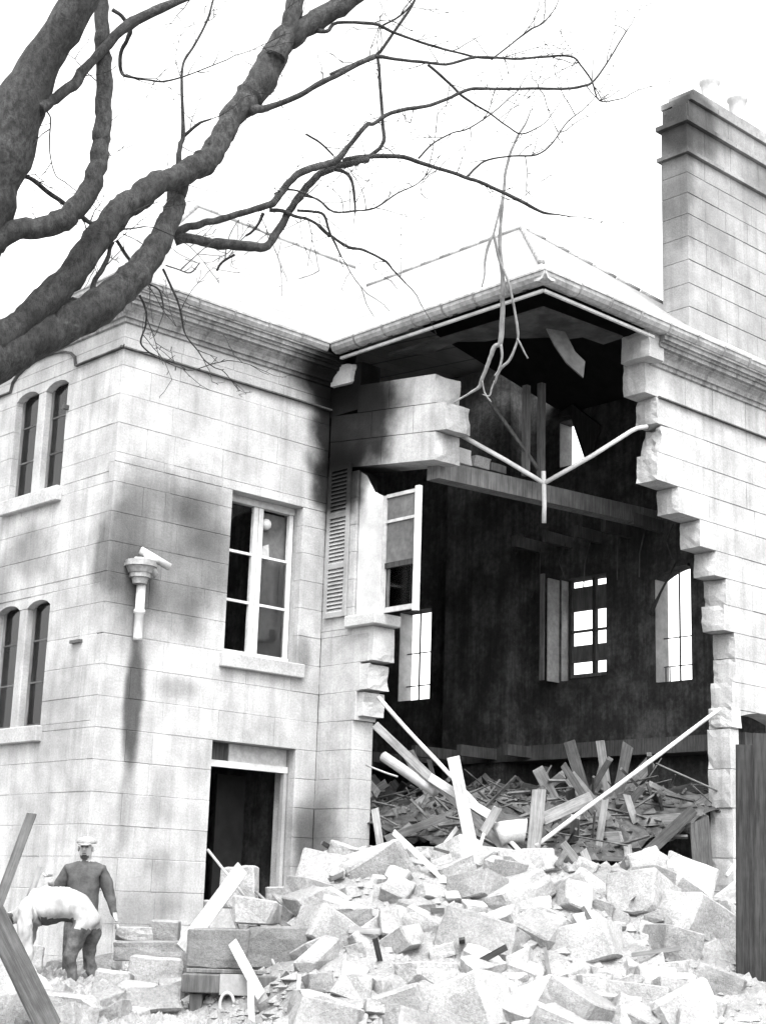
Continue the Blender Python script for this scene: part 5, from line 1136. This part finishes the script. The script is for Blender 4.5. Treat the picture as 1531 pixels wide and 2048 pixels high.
link('cap', mesh_of(bm, 'cap', True), 'cap', man1)
def face_bits(parent, c, f, up, side):
    """nose, eyes, mouth and ears set on the head at c looking along f"""
    for nm, o_, s_, mt in (('nose', f*.098-up*.005, (.016, .022, .026), 'skin'), ('eye', f*.082+side*.032+up*.022, (.013, .009, .008), 'hair'), ('eye', f*.082-side*.032+up*.022, (.013, .009, .008), 'hair'), ('mouth', f*.090-up*.05, (.026, .008, .006), 'hair'), ('ear', side*.082, (.012, .022, .032), 'skin'), ('ear', -side*.082, (.012, .022, .032), 'skin')):
        bm = bmesh.new(); bmesh.ops.create_icosphere(bm, subdivisions=2, radius=1)
        for v in bm.verts: v.co = c+o_ + side*v.co.x*s_[0] + f*v.co.y*s_[1] + up*v.co.z*s_[2]
        link(nm, mesh_of(bm, nm, True), mt, parent)
Zv = Vector((0, 0, 1)); face_bits(man1, -LE*.05+Zv*1.585, -LE, Zv, LR)
# worker bent over in a pale shirt
b2 = at_level(17.45, -3.22, .05)
ch = [[(.20, 0, .88, (.19, .17)), (.06, 0, .94, (.20, .19)), (-.14, 0, .95, (.23, .21)), (-.34, 0, .90, (.24, .23)), (-.50, 0, .83, (.17, .17)), (-.60, 0, .79, .065), (-.68, -.01, .73, (.088, .085)), (-.75, -.01, .66, (.085, .082)), (-.78, -.01, .60, .06)],
      [4, (-.44, -.20, .80, .095), (-.42, -.22, .68, .09), (-.40, -.22, .55, .082), (-.38, -.23, .42, .07), (-.36, -.24, .30, .04), (-.36, -.25, .235, (.04, .022))],
      [4, (-.46, .19, .80, .095), (-.47, .21, .68, .088), (-.48, .21, .56, .078), (-.46, .20, .44, .062), (-.45, .19, .33, .038), (-.45, .19, .27, (.04, .022))],
      [0, (.17, -.10, .78, .115), (.12, -.11, .62, .098), (.05, -.12, .47, .074), (.08, -.12, .28, .064), (.13, -.12, .10, .046), (.06, -.12, .055, .042), (-.03, -.12, .04, .035)],
      [0, (.22, .10, .78, .115), (.24, .11, .62, .098), (.20, .12, .47, .074), (.24, .12, .28, .064), (.29, .12, .10, .046), (.22, .12, .055, .042), (.13, .12, .04, .035)]]
def paint2(x, y, z):
    if x < -.585 and z < .84: return 'hair' if z > .675-.3*(x+.7) and x > -.80 else 'skin'
    if x < -.3 and z < .30: return 'skin'
    if z > .80 - .1*(x > .1) or x < -.28: return 'shirt'
    if z < .14: return 'boot'
    return 'trousers'
man2 = figure('person', b2, ch, paint2, 'worker in a pale shirt and dark trousers bent double over the stones', [((-.36, -.255, .205), (.0, 0, -1), (1, .2, 0), 1), ((-.45, .19, .24), (0, 0, -1), (1, .1, 0), 1)], 2.2)
fdir = (-LR*.55 - Zv*.83).normalized(); face_bits(man2, -LR*.725-LE*.01+Zv*.69, fdir, (-LR*.83+Zv*.55).normalized(), LE)

# ------------------------------------------------------------------ tree
tr0 = Vector((BOUGHS['trunk'][0][0], BOUGHS['trunk'][0][1], 0))
tree = empty('bare_tree', tr0, 'large leafless tree spreading dark boughs in front of the house', 'tree')
def branch(name, pts, parent, mat, sides, seed, off):
    sp = smooth_path(pts, 6 if sides > 8 else 4); bm = bmesh.new()
    P = []; Rr = []
    for i, p in enumerate(sp):
        r = p[3]; wb = noise.noise_vector(Vector((seed*5.7, i*.45, 0)))*min(.022, r*.4)
        P.append(Vector(p[:3])-off+wb); Rr.append(r*(1+.12*noise.noise(Vector((seed*2.2, i*.5, 1)))+(.22*max(0, noise.noise(Vector((seed*4.1, i*.9, 7)))-.25) if r < .12 else 0)))
    add_tube(bm, P, Rr, sides, .09 if sides > 8 else .10, seed=seed)
    o = link(name, mesh_of(bm, name, True), mat); o.parent = parent
    return sp
paths = {}
for i, (k, pts) in enumerate(BOUGHS.items()):
    big = max(p[3] for p in pts) > .08
    nm = 'trunk' if k == 'trunk' else 'bough' if big else 'branch'
    paths[k] = branch(nm, pts, tree, 'bark', 22 if big else 8, i+1, tr0)
# twigs: spurs and fine shoots along every branch
r6 = random.Random(12); bm = bmesh.new(); count = [0]
def shoot(p, d, L, r, depth):
    n = max(3, int(L/.07)); pts = [p.copy()]; dd_ = d.normalized(); q = p.copy()
    for i in range(n):
        dd_ = (dd_ + Vector((r6.gauss(0, .16), r6.gauss(0, .16), r6.gauss(.02, .15)))).normalized(); q = q + dd_*(L/n); pts.append(q.copy())
        if depth and r6.random() < .42 and i > 0:
            s_ = (dd_*.7 + Vector((r6.uniform(-1, 1), r6.uniform(-1, 1), r6.uniform(-.5, 1)))*.8).normalized()
            shoot(q, s_, L*r6.uniform(.25, .55), r*.7, depth-1)
        elif r6.random() < .25: 
            s_ = (dd_*.4 + Vector((r6.uniform(-1, 1), r6.uniform(-1, 1), r6.uniform(-.6, 1)))).normalized(); e = q + s_*r6.uniform(.015, .05)
            add_tube(bm, [q-tr0, e-tr0], [r*.8, r*.9], 3, cap=False)
    add_tube(bm, [v-tr0 for v in pts], [max(.0022, r*(1-.6*i/n)) for i in range(len(pts))], 3, cap=False); count[0] += 1
for k, sp in paths.items():
    if k in ('trunk',): continue
    L = sum((Vector(a[:3])-Vector(b[:3])).length for a, b in zip(sp[:-1], sp[1:]))
    thin = max(p[3] for p in sp) < .055
    for _ in range(int(L*(5.0 if thin else 2.0))+1):
        i = r6.randrange(len(sp)//5, len(sp)-1); p = Vector(sp[i][:3]); t = (Vector(sp[i+1][:3])-p).normalized()
        sd_ = Vector((r6.uniform(-1, 1), r6.uniform(-1, 1), r6.uniform(-.6, 1.1)))
        sd_ = sd_ - LE*sd_.dot(LE)*.5
        d = (t*r6.uniform(.2, .9) + sd_.normalized()*.9)
        if k.startswith('b_hang') or k.startswith('b_drip'): d.z -= .3
        shoot(p, d, r6.uniform(.12, .55) if thin else r6.uniform(.12, .5), r6.uniform(.0035, .006), 1)
    e = Vector(sp[-1][:3]); t = (e-Vector(sp[-3][:3])).normalized()
    if thin and not k.startswith('b_drip'): shoot(e, t, r6.uniform(.3, .7), .005, 2)
tw = link('twigs', mesh_of(bm, 'twigs'), 'bark'); tw.parent = tree; tw['kind'] = 'stuff'
# broken branch hanging down before the torn wing
hr = Vector(HANGING['stem'][0][:3]); hb_ = empty('broken_branch', hr, 'pale broken branch hanging down before the torn open wing', 'branch')
for i, (k, pts) in enumerate(HANGING.items()): branch('stem' if k == 'stem' else 'side_shoot', pts, hb_, 'barkpale', 8, 70+i, hr)
